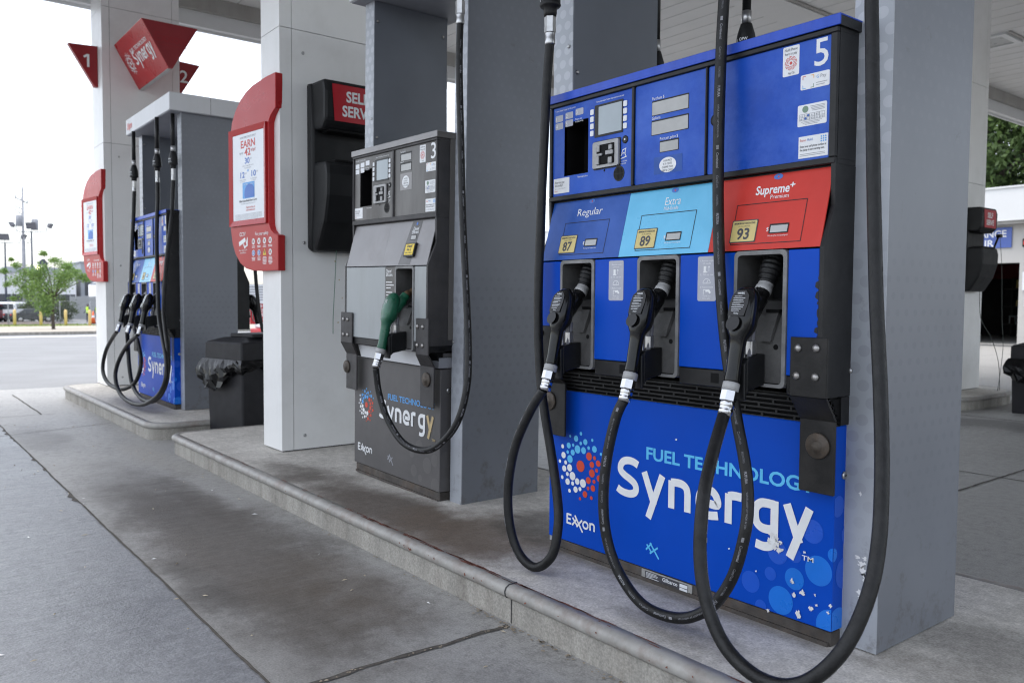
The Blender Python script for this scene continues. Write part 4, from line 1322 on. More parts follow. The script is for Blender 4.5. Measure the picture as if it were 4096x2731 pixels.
def stickers(parent, x0, z1, y, num, k=1.0, qr=True):
    """number and paper stickers on the right-hand door; x0 = right edge of the door"""
    w = MB('white')
    f = front(y, .0008)
    w.text(num, f, x0-.009, z1-.073, .0715, .042, 'r', .006)
    w.build('pump_number', parent)
    w = MB('white'); plate(w, x0-.150, x0-.098, z1-.083, z1-.001, y-.001, .0009, .004)
    g_ = front(y-.001, .0006)
    c = x0-.124
    w.m('print_dark').text('Hold iPhone', g_, c, z1-.014, .0078, .040, 'c').text('here to pay', g_, c, z1-.025, .0078, .038, 'c')
    w.m('print_red')
    for q, r_ in enumerate((.0185, .0155, .0125, .0095)):
        for a in range(0, 360, 40):
            w.stroke(g_, [(p[0], p[1]) for p in arc(c, z1-.048, r_, r_, a+q*13, a+q*13+28, 4)], .0016)
    w.disc(g_, c, z1-.048, .0045, 12)
    w.m('print_dark').text('App Clip', g_, c+.002, z1-.078, .006, .02, 'c')
    w.build('sticker', parent)
    if qr:
        w = MB('white'); plate(w, x0-.092, x0-.004, z1-.131, z1-.090, y-.001, .0009, .004)
        for (cc, a) in (('print_red', 90), ('print_orange', 0), ('print_sky', 180), ('print_green', 270)):
            w.m(cc).stroke(g_, [(x0-.068+(.0165*dx_), z1-.111+.0165*dy_) for dx_, dy_ in (((.45, 1), (1, 1), (1, .45)) if a == 0 else ((-1, .45), (-1, 1), (-.45, 1)) if a == 90 else ((-.45, -1), (-1, -1), (-1, -.45)) if a == 180 else ((1, -.45), (1, -1), (.45, -1)))], .0016)
        w.m('print_sky').text('G', g_, x0-.043, z1-.106, .008).m('print_grey').text('Pay', g_, x0-.031, z1-.106, .009)
        w.stroke(g_, [(x0-.044, z1-.118), (x0-.010, z1-.118)], .0016); w.stroke(g_, [(x0-.044, z1-.124), (x0-.018, z1-.124)], .0016)
        w.build('sticker', parent)
    w = MB('white'); plate(w, x0-.099, x0-.010, z1-.231, z1-.172, y-.001, .0009, .004)
    w.m('print_green').disc(g_, x0-.075, z1-.185, .0095, 16)
    w.m('print_grey')
    for q in range(4): w.stroke(g_, [(x0-.060+q*.002, z1-.179-q*.004), (x0-.016, z1-.179-q*.004)], .0014)
    for q in range(3): w.stroke(g_, [(x0-.093, z1-.198-q*.0085), (x0-.016, z1-.198-q*.0085)], .0008)
    for q in range(11): w.stroke(g_, [(x0-.093+q*.0077, z1-.198), (x0-.093+q*.0077, z1-.215)], .0008)
    w.text('1 2 3 4 5 6 7 8 9', g_, x0-.091, z1-.205, .0042, .06).text('20 21 22 23 24 25 26 27', g_, x0-.091, z1-.2135, .0042, .074)
    w.m('print_blue').disc(g_, x0-.066, z1-.2025, .0035, 10).disc(g_, x0-.074, z1-.2105, .0035, 10)
    w.m('print_grey')
    for q in range(3): w.stroke(g_, [(x0-.088+q*.006, z1-.219-q*.0038), (x0-.024-q*.006, z1-.219-q*.0038)], .0012)
    w.build('sticker', parent)
    w = MB('white'); plate(w, x0-.094, x0-.004, z1-.319, z1-.259, y-.001, .0009, .001)
    w.m('print_red').text('Exxon', g_, x0-.089, z1-.273, .0068, .018).m('print_blue').text('Mobil', g_, x0-.067, z1-.273, .0068, .017)
    w.m('print_sky')
    for q in range(9): w.disc(g_, x0-.024+(q % 3)*.0065, z1-.266-(q//3)*.0062, .0024, 8)
    w.m('print_dark').text('Enter your cell phone number at', g_, x0-.089, z1-.290, .0062, .080, 'l', .01).text('the pump to start earning now.', g_, x0-.089, z1-.299, .0062, .075, 'l', .01)
    w.m('print_grey')
    for q in range(2): w.stroke(g_, [(x0-.089, z1-.308-q*.0045), (x0-.012, z1-.308-q*.0045)], .0014)
    w.build('sticker', parent)

def make_pump(wide, num, label, loc, rot=(0, 0, 0), dirty=False):
    t = thing('fuel_pump', label, 'fuel pump', loc, rot, 'fuel pumps on the islands')
    if wide:
        XL, XR, PL = -.625, .555, -.667
        PR = .549
        ZC, ZT, ZB = 1.738, 1.708, 1.345
        SB, NB, GT, PT, PB = 1.120, .712, .705, .627, .045
        head, cap_m, panel_m, low_m, face_m = 'bezel', 'blue_cap', 'blue_faded_sheen', 'blue', 'blue'
        cols = (-.722, .542)
        CW = .110
    else:
        XL, XR, PL = -.372, .468, -.432
        PR = .446
        ZC, ZT, ZB = 1.764, 1.734, 1.367
        SB, NB, GT, PT, PB = 1.142, .765, .730, .648, .052
        head, cap_m, panel_m, low_m, face_m = 'bracket_grey', 'stainless_light', 'stainless', 'dark_panel', 'pale_panel'
        cols = (-.424, .464)
        CW = .095
    YD = .053 if wide else .0495
    DEP = .472
    yc = YD+DEP/2
    HB = 2.555 if wide else 2.578
    # frame columns, header, inner body
    for cx in cols:
        sh = column_shell(CW, DEP, HB, 'column_front', 'column_side')
        sh.m('steel')
        for z in (.78, 1.95):
            sh.lathe((cx*0+CW*.8 if cx < 0 else CW*.12, 0, z), (CW*.8 if cx < 0 else CW*.12, -.006, z), [(0, .008), (.6, .007), (1, .003)], 10)
        o = sh.build('side_column', t, loc=(cx, YD, 0))
        if cx > 0 and num == '5':
            sc_ = MB('copper_white')
            random.seed(17)
            for x_, z_, r_ in ((.062, .245, .009), (.068, .225, .011), (.075, .21, .010), (.083, .195, .008), (.072, .262, .006), (.05, .26, .006), (.058, .165, .007), (.061, .15, .005), (.055, .44, .005)):
                sc_.poly([front(0, .0012)(*q) for q in blob(x_, z_, r_, 17, .75)])
            sc_.build('paint_scars', o)
        if cx < 0:
            i = MB('inner_grey').box(CW+.001, CW+.004, .002, DEP-.002, 1.70, HB-.002)
            i.m('bolt')
            for y, z in ((.02, 1.85), (DEP-.03, 2.47), (.02, 2.47)):
                i.lathe((CW+.004, y, z), (CW+.010, y, z), [(0, .009), (1, .005)], 10)
            i.build('inner_panel', o)
    hx0, hx1 = cols[0]-.045, cols[1]+CW+.045
    h = MB('header_white')
    yf = -.055 if wide else -.031
    yb = 2*yc-yf
    h.box(hx0, hx1, yf, yb, HB+.006, HB+.155, .004)
    h.m('header_soffit').box(hx0+.012, hx1-.012, yf+.012, yb-.012, HB+.001, HB+.0055)
    h.m('seam').box(hx1-.001, hx1+.0008, yc+.0, yc+.003, HB+.01, HB+.15)
    if num == '1':
        h.m('print_red'); exxon(h, lambda i: front(yf, .0008+.0001*i), hx0+.06, HB+.05, .05, .06)
    h.build('header', t)
    b = MB('black_plastic')
    b.box(cols[0]+CW+.001, cols[1]-.001, YD+.03, YD+DEP-.03, .02, ZT)
    b.build('core', t)
    # head with bezel bars and cap
    hd = MB(head)
    hd.box(XL, XR, .064, .079, ZB, ZT-.0005)
    hd.box(XL, XR, -.040, .0635, ZB, ZB+.014); hd.box(XL, XR, -.040, .0635, ZT-.012, ZT-.0005)
    hd.box(XL, XL+.008, -.040, .0635, ZB+.0145, ZT-.0125); hd.box(XR-.012, XR, -.040, .0635, ZB+.0145, ZT-.0125)
    bars = MB(head)
    if wide:
        X1a, X1b, X2a, X2b, X3a, X3b = -.609, -.200, -.187, .112, .121, .533
        mz0, mz1 = 1.363, 1.692
        bars.box(XL, XR, -.052, -.0405, ZB, mz0-.001, .002)
        bars.box(XL, XR, -.052, -.0405, mz1+.001, ZT-.001, .002)
        for a, c in ((XL, X1a-.001), (X1b+.001, X2a-.001), (X2b+.001, X3a-.001), (X3b+.001, XR)):
            bars.box(a, c, -.0515, -.0405, mz0-.0005, mz1+.0005, .002)
    else:
        X1a, X1b, X2a, X2b = -.362, .053, .069, .457
        mz0, mz1 = 1.391, 1.721
        bars.box(XL, XR, -.052, -.0405, ZB, mz0-.001, .002)
        bars.box(XL, XR, -.052, -.0405, mz1+.001, ZT-.001, .002)
        for a, c in ((XL, X1a-.001), (X1b+.001, X2a-.001), (X2b+.001, XR)):
            bars.box(a, c, -.0515, -.0405, mz0-.0005, mz1+.0005, .002)
    ho = hd.build('head_case', t)
    bars.build('bezel_frame', ho)
    cp = MB(cap_m)
    cp.box(XL-.004, XR+.010, -.058, -.0535, ZT, ZC, .0015)
    cp.box(XL-.003, XR+.009, -.0534, .085, ZC-.004, ZC-.0005)
    cp.m('black_plastic' if wide else 'side_grey').box(XL-.002, XR+.008, -.053, .083, ZT, ZC-.0045)
    cp.build('top_cap', t)
    y = -.0435
    module_pay(t, X1a, X1b, mz0, mz1, y, panel_m, wide)
    dm = MB(panel_m)
    f = front(y, .0008)
    if wide:
        plate(dm, X2a, X2b, mz0, mz1, y, .004, .006)
        do = dm.build('price_panel', t)
        lc = MB('lcd')
        for a, c, z0, z1 in ((-.110, .042, 1.583, 1.628), (-.111, .042, 1.519, 1.564), (-.074, .003, 1.459, 1.493)):
            lc.m('bezel'); plate(lc, a-.002, c+.002, z0-.002, z1+.002, y-.0008, .001, .002)
            lc.m('lcd'); plate(lc, a, c, z0, z1-.003, y-.0016, .0008, .002)
        lc.build('price_display', do)
        tx_ = MB('white')
        tx_.text('Purchase $', f, -.111, 1.633, .0095, .052).text('Gallons', f, -.111, 1.569, .0095, .036).text('Price per gallon $', f, -.075, 1.498, .0090, .076)
        tx_.m('grade_blue').add([f(*q) for q in rr(-.10, .02, 1.388, 1.444, .002)], [tuple(range(20))])
        tx_.m('white').disc(front(y, .0014), -.040, 1.4145, .0245, 28, .036)
        tx_.m('print_dark')
        for i, s_ in enumerate(('CASH PRICE', 'IS 10 CENTS', 'CHEAPER THAN', 'DEBIT & CREDIT')):
            tx_.text(s_, front(y, .002), -.040, 1.4255-.0105*i, .0062, (.036, .036, .046, .05)[i], 'c')
        tx_.build('label_print', do)
        rm = MB(panel_m)
        plate(rm, X3a, X3b, mz0, mz1, y, .004, .006)
        ro = rm.build('upper_door', t)
        lk = MB('bezel').lathe((.151, y-.004, 1.526), (.151, y, 1.526), [(0, .012), (.4, .019), (1, .019)], 18)
        lk.m('steel').lathe((.151, y-.005, 1.526), (.151, y-.004, 1.526), [(0, .004), (1, .006)], 10).build('lock', ro)
        stickers(ro, X3b, mz1-.003, y, num)
    else:
        plate(dm, X2a, X2b, mz0, mz1, y, .004, .006)
        do = dm.build('price_panel', t)
        lc = MB('lcd')
        for a, c, z0, z1 in ((.127, .229, 1.659, 1.693), (.127, .228, 1.610, 1.644)):
            lc.m('bezel'); plate(lc, a-.003, c+.002, z0-.002, z1+.006, y-.0008, .001, .002)
            lc.m('lcd'); plate(lc, a+.006, c, z0, z1-.003, y-.0016, .0008, .002)
        lc.build('price_display', do)
        tx_ = MB('white')
        tx_.text('Purchase $', f, .126, 1.699, .0085, .045).text('Gallons', f, .126, 1.6495, .008, .03)
        tx_.m('stainless_light').add([f(*q) for q in rr(.125, .235, 1.515, 1.597, .002)], [tuple(range(20))])
        tx_.m('white').disc(front(y, .0014), .178, 1.555, .030, 28, .034)
        tx_.m('print_dark')
        for i, s_ in enumerate(('CASH PRICE', 'IS 10 CENTS', 'CHEAPER THAN', 'DEBIT & CREDIT')):
            tx_.text(s_, front(y, .002), .178, 1.5675-.0115*i, .0065, (.036, .036, .046, .05)[i], 'c')
        tx_.build('label_print', do)
        stickers(do, X2b, mz1-.006, y, num)
    # sloping grade panel
    zt_, yt, ybm = ZB-.006, -.034, -.092
    sf = lambda u, v: (u, ybm+(yt-ybm)*(v-SB)/(zt_-SB), v)
    def sfe(e): return lambda u, v: (u, sf(u, v)[1]-e, v+e*.25)
    def spanel(mb, a0, a1, c0, c1, e, th=.004):
        p = [(a0, SB), (a1, SB), (c1, zt_), (c0, zt_)]
        mb.prism(p, lambda u, v, q: (u, sf(u, v)[1]-e+q, v), 0, th)
    ch = MB(head)
    prof = [(-.050, ZB+.002), (-.047, 1.232 if wide else 1.25), (-.094, SB), (-.094, NB-.002), (.079, NB-.002), (.079, ZB-.001), (-.040, ZB-.001)]
    for a, c in ((XL, XL+.013), (XR-.012, XR+.001)):
        ch.prism(prof, lambda u, v, q: (q, u, v), a, c)
    ch.box(XL+.0135, XR-.0125, -.030, .079, SB-.004, ZB-.001)
    ch.build('side_cheek', t)
    if wide:
        gset = (('Regular', None, '87', XL+.014, -.213, 'grade_blue', -.40, -.521, -.291, -.527, -.392),
                ('Extra', 'Mid-Grade', '89', -.2118, .167, 'grade_cyan', -.012, -.139, .093, -.143, -.011),
                ('Supreme', 'Premium', '93', .1682, XR-.013, 'grade_red', .372, .247, .479, .243, .375))
        for nm, sub, oc, a, c, mt, xc, rx0, rx1, ox, dx in gset:
            g_ = MB(mt)
            spanel(g_, a, c, a, c, 0)
            go = g_.build('grade_panel', t)
            d_ = MB('bezel')
            e = sfe(.0008)
            d_.stroke(e, [(rx0, 1.138), (rx1, 1.138), (rx1, 1.256), (rx0, 1.256)], .0022, True)
            d_.m('print_dark'); d_.add([sfe(.0014)(*q) for q in rr(ox-.002, ox+.088, 1.143, 1.210, .003)], [tuple(range(20))])
            d_.m('octane'); d_.add([sfe(.002)(*q) for q in rr(ox+.001, ox+.085, 1.146, 1.207, .003)], [tuple(range(20))])
            d_.m('print_dark').text(oc, sfe(.0026), ox+.043, 1.153, .031, None, 'c', .025)
            d_.text('MINIMUM OCTANE RATING', sfe(.0026), ox+.043, 1.197, .0055, .072, 'c', .02).text('(R + M) / 2 METHOD', sfe(.0026), ox+.043, 1.189, .004, .04, 'c')
            d_.m('bezel'); d_.add([sfe(.0014)(*q) for q in rr(dx-.003, dx+.060, 1.164, 1.192, .002)], [tuple(range(20))])
            d_.m('lcd'); d_.add([sfe(.002)(*q) for q in rr(dx+.002, dx+.057, 1.167, 1.187, .001)], [tuple(range(20))])
            d_.m('white').text('$', e, dx-.012, 1.172, .011)
            d_.text('This sale price of selected grade', e, dx-.005, 1.156, .0042, .066)
            hgt = .026 if nm != 'Supreme' else .025
            w_ = {'Regular': .128, 'Extra': .066, 'Supreme': .112}[nm]
            d_.text(nm, e, xc-(0 if nm != 'Supreme' else .012), 1.279 if not sub else 1.282, hgt, w_, 'c', .02 if nm == 'Supreme' else -.004)
            if nm == 'Supreme': d_.text('+', e, xc+.044, 1.292, .018, .016, 'l', .02)
            if sub: d_.text(sub, e, xc+(.015 if nm == 'Supreme' else -.003), 1.266, .0115, .06, 'c')
            d_.m('print_blue').disc(e, xc-.0, 1.330, .0085, 16, .015)
            d_.m('print_red').disc(sfe(.0014), xc+.001, 1.329, .003, 10)
            d_.build('label_print', go)
    else:
        g_ = MB('stainless_light')
        spanel(g_, XL+.014, .028, XL+.014, .028, 0)
        spanel(g_, .0288, XR-.013, .0288, XR-.013, 0)
        go = g_.build('grade_panel', t)
        d_ = MB('bezel')
        e = sfe(.0008)
        d_.m('stainless').add([e(*q) for q in ((.19, SB+.004), (.30, SB+.004), (.33, zt_-.004), (.24, zt_-.004))], [(0, 1, 2, 3)])
        d_.m('white').text('Diesel', sfe(.0014), .285, 1.313, .016, .048, 'c', .01).text('Efficient', sfe(.0014), .285, 1.296, .016, .06, 'c', .01)
        d_.m('print_blue').disc(sfe(.0014), .285, 1.345, .008, 12)
        d_.m('bezel'); d_.add([sfe(.0018)(*q) for q in rr(.252, .304, 1.266, 1.290, .002)], [tuple(range(20))])
        d_.m('lcd'); d_.add([sfe(.0024)(*q) for q in rr(.257, .302, 1.268, 1.287, .001)], [tuple(range(20))])
        d_.m('bezel').prism(rr(.243, .333, 1.183, 1.250, .004, 3), lambda u, v, q: (u, sf(u, v)[1]-.014+q, v), 0, .013)
        d_.m('yellow').prism(rr(.249, .327, 1.192, 1.245, .003, 3), lambda u, v, q: (u, sf(u, v)[1]-.0155+q, v), 0, .001)
        d_.m('print_dark').text('Diesel', sfe(.0163), .288, 1.226, .011, .045, 'c', .02).text('No. 2', sfe(.0163), .288, 1.209, .011, .036, 'c', .02)
        for q in range(5): d_.disc(sfe(.0163), .262+q*.013, 1.199, .003, 8)
        d_.build('label_print', go)
    # nozzle section
    zt2 = SB-.005
    if wide:
        pockets = [(-.504, -.326), (-.120, .059), (.268, .445)]
        blues = [(XL+.014, -.505, .766), (-.325, -.121, .766), (.060, .267, .766), (.446, XR-.013, .766)]
    else:
        pockets = [(.168, .346)]
        blues = [(XL+.014, .066, .766), (.068, .167, .766), (.347, XR-.013, .78)]
    fbo = []
    for i, (a, c, z0) in enumerate(blues):
        fb = MB('stainless' if not wide and i == 1 else face_m)
        fb.box(a, c, -.092, .02, z0, zt2, .002)
        fbo.append(fb.build('facing_panel', t))
    lb = MB('bezel')
    if wide:
        for a, c in ((XL+.014, -.505), (-.325, -.121), (.060, .267), (.446, XR-.013)):
            lb.box(a, c, -.088, .02, NB, .764, .002)
            lb.m('cavity').box((a+c)/2+.02, (a+c)/2+.05, -.0885, -.08, NB+.012, NB+.042)
            lb.m('bezel')
    else:
        lb.box(XL+.014, .166, -.088, .02, NB-.035, NB, .002)
        lb.box(.347, XR-.013, -.088, .02, NB-.035, NB, .002)
    lb.box(XL+.014, XR-.013, -.02, .079, NB-.03, NB-.003)
    lb.build('base_rail', t)
    for a, c in pockets:
        boot(t, a, c, .728, zt2+.002, -.092)
    st = MB('sticker_grey')
    f = front(-.092, .0008)
    f2 = front(-.092, .0014)
    if wide:
        for k_, a in enumerate((-.255, .131)):
            st = MB('sticker_grey').add([f(*q) for q in rr(a, a+.070, .972, 1.108, .006)], [tuple(range(20))])
            st.m('white')
            c = a+.035
            for z, s_ in ((1.092, '1. Remove nozzle'), (1.084, 'Lift handle'), (1.050, '2. Fill up car'), (1.012, '3. Replace nozzle'), (.985, 'Thank you'), (.978, 'Drive safely')):
                st.text(s_, f2, c, z, .0048, .05 if s_[0].isdigit() else .03, 'c')
            st.box(c-.012, c-.002, -.0936, -.0933, 1.058, 1.078).stroke(f2, [(c-.014, 1.060), (c+.002, 1.060)], .003)
            st.stroke(f2, [(c+.008, 1.062), (c+.008, 1.077)], .0018).stroke(f2, [(c+.004, 1.073), (c+.008, 1.078), (c+.012, 1.073)], .0018)
            st.stroke(f2, arc(c, 1.026, .014, .014, 0, 180, 10), .0018); st.stroke(f2, [(c-.014, 1.026), (c+.014, 1.026)], .0018); st.stroke(f2, [(c, 1.028), (c+.006, 1.036)], .0018)
            st.stroke(f2, [(c-.012, .992), (c-.012, 1.006), (c-.004, 1.006)], .002); st.stroke(f2, [(c-.004, 1.003), (c+.008, 1.004), (c+.014, .996)], .007)
            st.build('instruction_sticker', fbo[1+k_])
    else:
        st.m('white')
        st.text('Diesel', f, .078, 1.108, .016, .05, 'l', .01).text('Efficient', f, .078, 1.09, .016, .062, 'l', .01)
        for q in range(9): st.stroke(f, [(.078, 1.06-q*.014-(q//3)*.008), (.078+(.06, .075, .045)[q % 3], 1.06-q*.014-(q//3)*.008)], .0045)
        st.build('lettering', fbo[1])
    if wide:
        te = MB('bezel')                     # chewed edge of the right-hand facing panel
        random.seed(14)
        z = .80
        while z < 1.05:
            hh = random.uniform(.010, .028)
            dpt = random.uniform(.002, .007)+(.006 if random.random() < .2 else 0)
            a = XR-.0135
            te.poly([(a, -.0928, z), (a-dpt, -.0928, z+hh*.3), (a-dpt*random.uniform(.4, 1), -.0928, z+hh*.8), (a, -.0928, z+hh)])
            z += hh+random.uniform(0, .012)
        te.build('edge_wear', fbo[-1])
    else:
        MB('side_grey').box(XR+.0012, XR+.0048, .022, .0488, .79, 1.76).m('side_grey').build('edge_strip', t)
    # grille between cabinet and lower door
    gr_ = MB('cavity')
    if wide:
        gr_.prism([(-.035, GT-.002), (.035, GT-.002), (.035, PT), (.010, PT)], lambda u, v, q: (q, u, v), PL+.06, PR)
        gr_.m('bezel')
        gy = lambda v: -.036+(.045)*(GT-v)/(GT-PT)
        rows = 5
        for i in range(rows+1):
            z = GT-.001-(GT-PT-.004)*i/rows
            gr_.box(PL+.06, PR, gy(z)-.004, gy(z)+.012, z-.0045, z+.0005)
        random.seed(2)
        for i in range(rows):
            z0 = GT-.001-(GT-PT-.004)*i/rows; z1 = GT-.001-(GT-PT-.004)*(i+1)/rows
            for q in range(11):
                x = PL+.09+q*.11+(i % 2)*.055
                if x < PR-.02: gr_.box(x, x+.007, gy((z0+z1)/2)-.002, gy((z0+z1)/2)+.012, z1+.0004, z0-.0044)
    else:
        gr_.prism([(-.03, GT-.002), (.035, GT-.002), (.035, PT+.004), (.004, PT+.004)], lambda u, v, q: (q, u, v), PL+.02, PR)
        gr_.m('header_white').prism([(-.050, .722), (-.044, .722), (-.012, .656), (-.030, .656)], lambda u, v, q: (q, u, v), -.30, PR-.06)
        gr_.m('header_soffit').box(PR-.06, PR+.002, -.012, .082, PT+.006, PT+.055)
    gr_.build('grille', t)
    # lower door with its printed marks
    ld = MB(low_m)
    ld.box(PL, PR, 0, .082, PB, PT, .0025)
    lo_ = ld.build('lower_door', t)
    pr = MB('white')
    f = lambda i=0: front(0, .0008+.0001*i)
    if wide:
        random.seed(8)
        for u, v, r_, mt in ((.506, .210, .043, 'bubble'), (.386, .090, .042, 'bubble'), (.485, .318, .034, 'bubble_dim'), (.430, .166, .032, 'bubble'), (.349, .160, .020, 'bubble_dim'),
                             (.280, .117, .033, 'bubble_dim'), (.372, .229, .034, 'bubble_dim'), (.551, .060, .050, 'bubble'), (.553, .265, .020, 'bubble'), (.318, .052, .020, 'bubble_dim'), (.43, .236, .022, 'bubble_dim')):
            pl = clip(arc(u, v, r_*.98, r_, 0, 360, 30)[:-1], PL+.003, PR-.0005, PB+.003, PT)
            pr.m(mt).poly([f()(*q) for q in pl])
        pr.build('bubble_print', lo_); pr = MB('bubble')
        for u, v, r_, mt in ((.03, .060, .05, 'bubble'), (.0, .265, .020, 'bubble'), (.06, .205, .045, 'bubble_dim'), (.075, .315, .034, 'bubble_dim'), (.02, .40, .03, 'bubble_dim')):
            pl = clip(arc(u, v, r_, r_, 0, 360, 30)[:-1], .001, .080, PB+.003, PT)
            pr.m(mt).poly([(PR+.0008, p, q) for p, q in pl])
        pr.build('bubble_print', lo_); pr = MB('white')
        logo_dots(pr, front(0, .0012), -.486, .348, 1.0)
        pr.build('dot_emblem', lo_); pr = MB('white'); synergy(pr, lambda i: front(0, .0016+.00012*i), -.292, .2785, 1.0, 1.0)
        pr.m('cyan').text('FUEL TECHNOLOGY', front(0, .0012), -.154, .428, .040, .645, bold=.026)
        pr.m('white').text('TM', front(0, .0016), .453, .229, .014, .037, bold=.01)
        pr.build('brand_lettering', lo_); pr = MB('white'); exxon(pr, lambda i: front(0, .0012+.0001*i), -.562, .115, .0455, .040)
        pr.build('maker_lettering', lo_); pr = MB('cyan'); xx(pr, lambda i: front(0, .0012+.0001*i), -.149, .092, .060, .048)
        pr.build('cross_mark', lo_)
        pr = MB('copper_white')
        if num == '5':
            for x_, z_, r_ in ((.342, .262, .008), (.352, .278, .009), (.366, .273, .010), (.372, .257, .012), (.362, .245, .008), (.378, .238, .009), (.383, .262, .006), (.388, .243, .005), (.346, .252, .005),
                               (.424, .158, .008), (.459, .134, .010), (.432, .120, .007), (.499, .138, .004), (.487, .095, .007), (.504, .110, .004), (.447, .067, .010), (.547, .12, .006), (.54, .10, .005), (.345, .048, .006), (.462, .253, .004), (.30, .155, .003), (.20, .20, .003), (-.02, .512, .004)):
                pr.m('copper_white').poly([front(0, .0034)(*q) for q in blob(x_, z_, r_*.85, 17, .75)])
    else:
        for u, v, r_, mt in ((.26, .245, .035, 'bubble_grey'), (.335, .165, .040, 'bubble_grey'), (.19, .20, .022, 'bubble_grey'), (.21, .118, .030, 'bubble_grey'), (.40, .20, .03, 'bubble_grey'), (.41, .075, .04, 'bubble_grey'), (.27, .09, .018, 'bubble_grey')):
            pl = clip(arc(u, v, r_*.98, r_, 0, 360, 30)[:-1], PL+.003, PR-.003, PB+.003, PT)
            pr.m(mt).poly([f()(*q) for q in pl])
        pr.build('bubble_print', lo_); pr = MB('bubble_grey')
        for u, v, r_, mt in ((.04, .21, .04, 'bubble_grey'), (.03, .07, .05, 'bubble_grey')):
            pl = clip(arc(u, v, r_, r_, 0, 360, 30)[:-1], .001, .080, PB+.003, PT)
            pr.m(mt).poly([(PR+.0008, p, q) for p, q in pl])
        pr.build('bubble_print', lo_); pr = MB('white')
        logo_dots(pr, front(0, .0012), -.292, .389, .72, ('print_sky', 'white', 'logo_red'))
        pr.build('dot_emblem', lo_); pr = MB('white'); synergy(pr, lambda i: front(0, .0016+.00012*i), -.146, .3385, .692, .72, 'tan')
        pr.m('print_sky').text('FUEL TECHNOLOGY', front(0, .0012), -.056, .447, .029, .455, bold=.018)
        pr.m('tan').text('TM', front(0, .0016), .375, .292, .012, .03, bold=.01)
        pr.build('brand_lettering', lo_); pr = MB('white'); exxon(pr, lambda i: front(0, .0012+.0001*i), -.388, .128, .0475, .040)
        pr.build('maker_lettering', lo_); pr = MB('print_grey'); xx(pr, lambda i: front(0, .0012+.0001*i), -.055, .105, .058, .052)
        pr.build('cross_mark', lo_); pr = MB('white')
    if pr.v: pr.build('paint_scars', lo_)
    lk = MB('steel').lathe((PR, .045, .485 if wide else .545), (PR+.006, .045, .485 if wide else .545), [(0, .012), (.6, .011), (1, .008)], 14)
    lk.m('cavity').box(PR+.0058, PR+.0066, .040, .050, .4835 if wide else .5435, .4865 if wide else .5465)
    lk.build('lock', lo_)
    sk = MB('skirt')
    sk.box(PL+.014, PR-.004, .006, .082, 0.0, PB-.004, .002)
    sk.box(PL+.02, PR-.01, -.002, .006, 0.0, .012)
    sk.build('base_skirt', t)
    if wide and num == '5':
        np_ = MB('plate_grey')
        np_.box(-.172, .052, .0025, .0055, .002, .040, .0008)
        g_ = front(.0025, .0006)
        np_.m('print_dark').add([g_(*q) for q in rr(-.155, .035, .006, .036, .002)], [tuple(range(20))])
        np_.m('sticker').text('Gilbarco', front(.0025, .0012), -.075, .020, .0125, .066, bold=.02)
        random.seed(5)
        for q in range(6):
            np_.stroke(front(.0025, .0012), [(-.150, .032-q*.0042), (-.150+random.uniform(.03, .06), .032-q*.0042)], .0016)
            np_.stroke(front(.0025, .0012), [(.0, .032-q*.0042), (random.uniform(.012, .03), .032-q*.0042)], .0018)
        np_.box(.001, .034, .0005, .0012, .0225, .0335); np_.box(.001, .034, .0005, .0012, .0085, .0195)
        np_.build('maker_plate', t)
    # side box, brackets
    sb = MB('bezel' if wide else 'dark_panel')
    sb.box(PR-.06, PR+.006, .012 if wide else .01, .083, PT+.002 if wide else PT+.058, NB-.004 if wide else NB-.04)
    sb.m('bolt')
    for zz_ in (.645, .69) if wide else ():
        sb.lathe((PR+.006, .06, zz_), (PR+.010, .06, zz_), [(0, .007), (1, .004)], 8)
    sb.build('side_box', t)
    if wide:
        bracket(t, .466, .578, .875, .712, .646, .441, -.104, -.044, .463, .571, 'bracket', (.522, .574, .036), ((.491, .845), (.546, .847), (.488, .769), (.545, .769)))
        bracket(t, -.632, -.545, .877, .714, .659, .457, -.104, -.044, -.640, -.530, 'bracket', (-.617, .587, .036), ((-.596, .849),))
    else:
        bracket(t, .383, .492, .892, .720, .662, .464, -.104, -.044, .330, .450, 'bracket_grey', (.392, .597, .035), ((.40, .853), (.447, .853), (.40, .765), (.447, .765)))
        bracket(t, -.400, -.270, .896, .731, .666, .468, -.104, -.044, -.452, -.330, 'bracket_grey', (-.438, .59, .035), ((-.365, .858), (-.315, .858), (-.365, .775), (-.315, .775)))
    # rear half of the cabinet
    rb = MB('black_plastic')
    Y2 = 2*yc
    rprof = [(Y2+.050, ZT), (Y2+.047, 1.232), (Y2+.094, SB), (Y2+.094, NB-.02), (Y2-.079, NB-.02), (Y2-.079, ZT)]
    rb.prism(rprof, lambda u, v, q: (q, u, v), XL, XR, bev=.003)
    rb.m(low_m).box(PL, PR, Y2-.082, Y2, PB, PT, .0025)
    rb.m('bezel').box(PL+.03, PR-.01, Y2-.06, Y2-.02, PT+.002, NB-.022)
    rb.m('skirt').box(PL+.014, PR-.004, Y2-.082, Y2-.006, 0, PB-.003)
    if not wide:
        rb.m('side_grey').box(XR-.002, XR+.004, .0805, Y2-.0805, .77, ZT)
        rb.m('side_grey').box(XR-.03, XR-.004, .080, .12, .77, ZT+.02)
    rb.m('black_plastic').box(XL+.02, XR-.014, .0795, Y2-.0795, ZT+.001, ZC-.012)
    rb.build('rear_housing', t)
    return t
Z0 = 0.132
P5 = make_pump(True, '5', 'blue fuel pump numbered 5, the nearest, with three black nozzles', (-1.782, 2.112, Z0))
P3 = make_pump(False, '3', 'dirty grey diesel pump numbered 3 with one green nozzle', (-3.757, 2.1565, Z0), (0, R(1.05), 0), True)
P1 = make_pump(True, '1', 'blue three-grade fuel pump under a white header on the far island', (-1.782-6.235, 2.112, Z0))

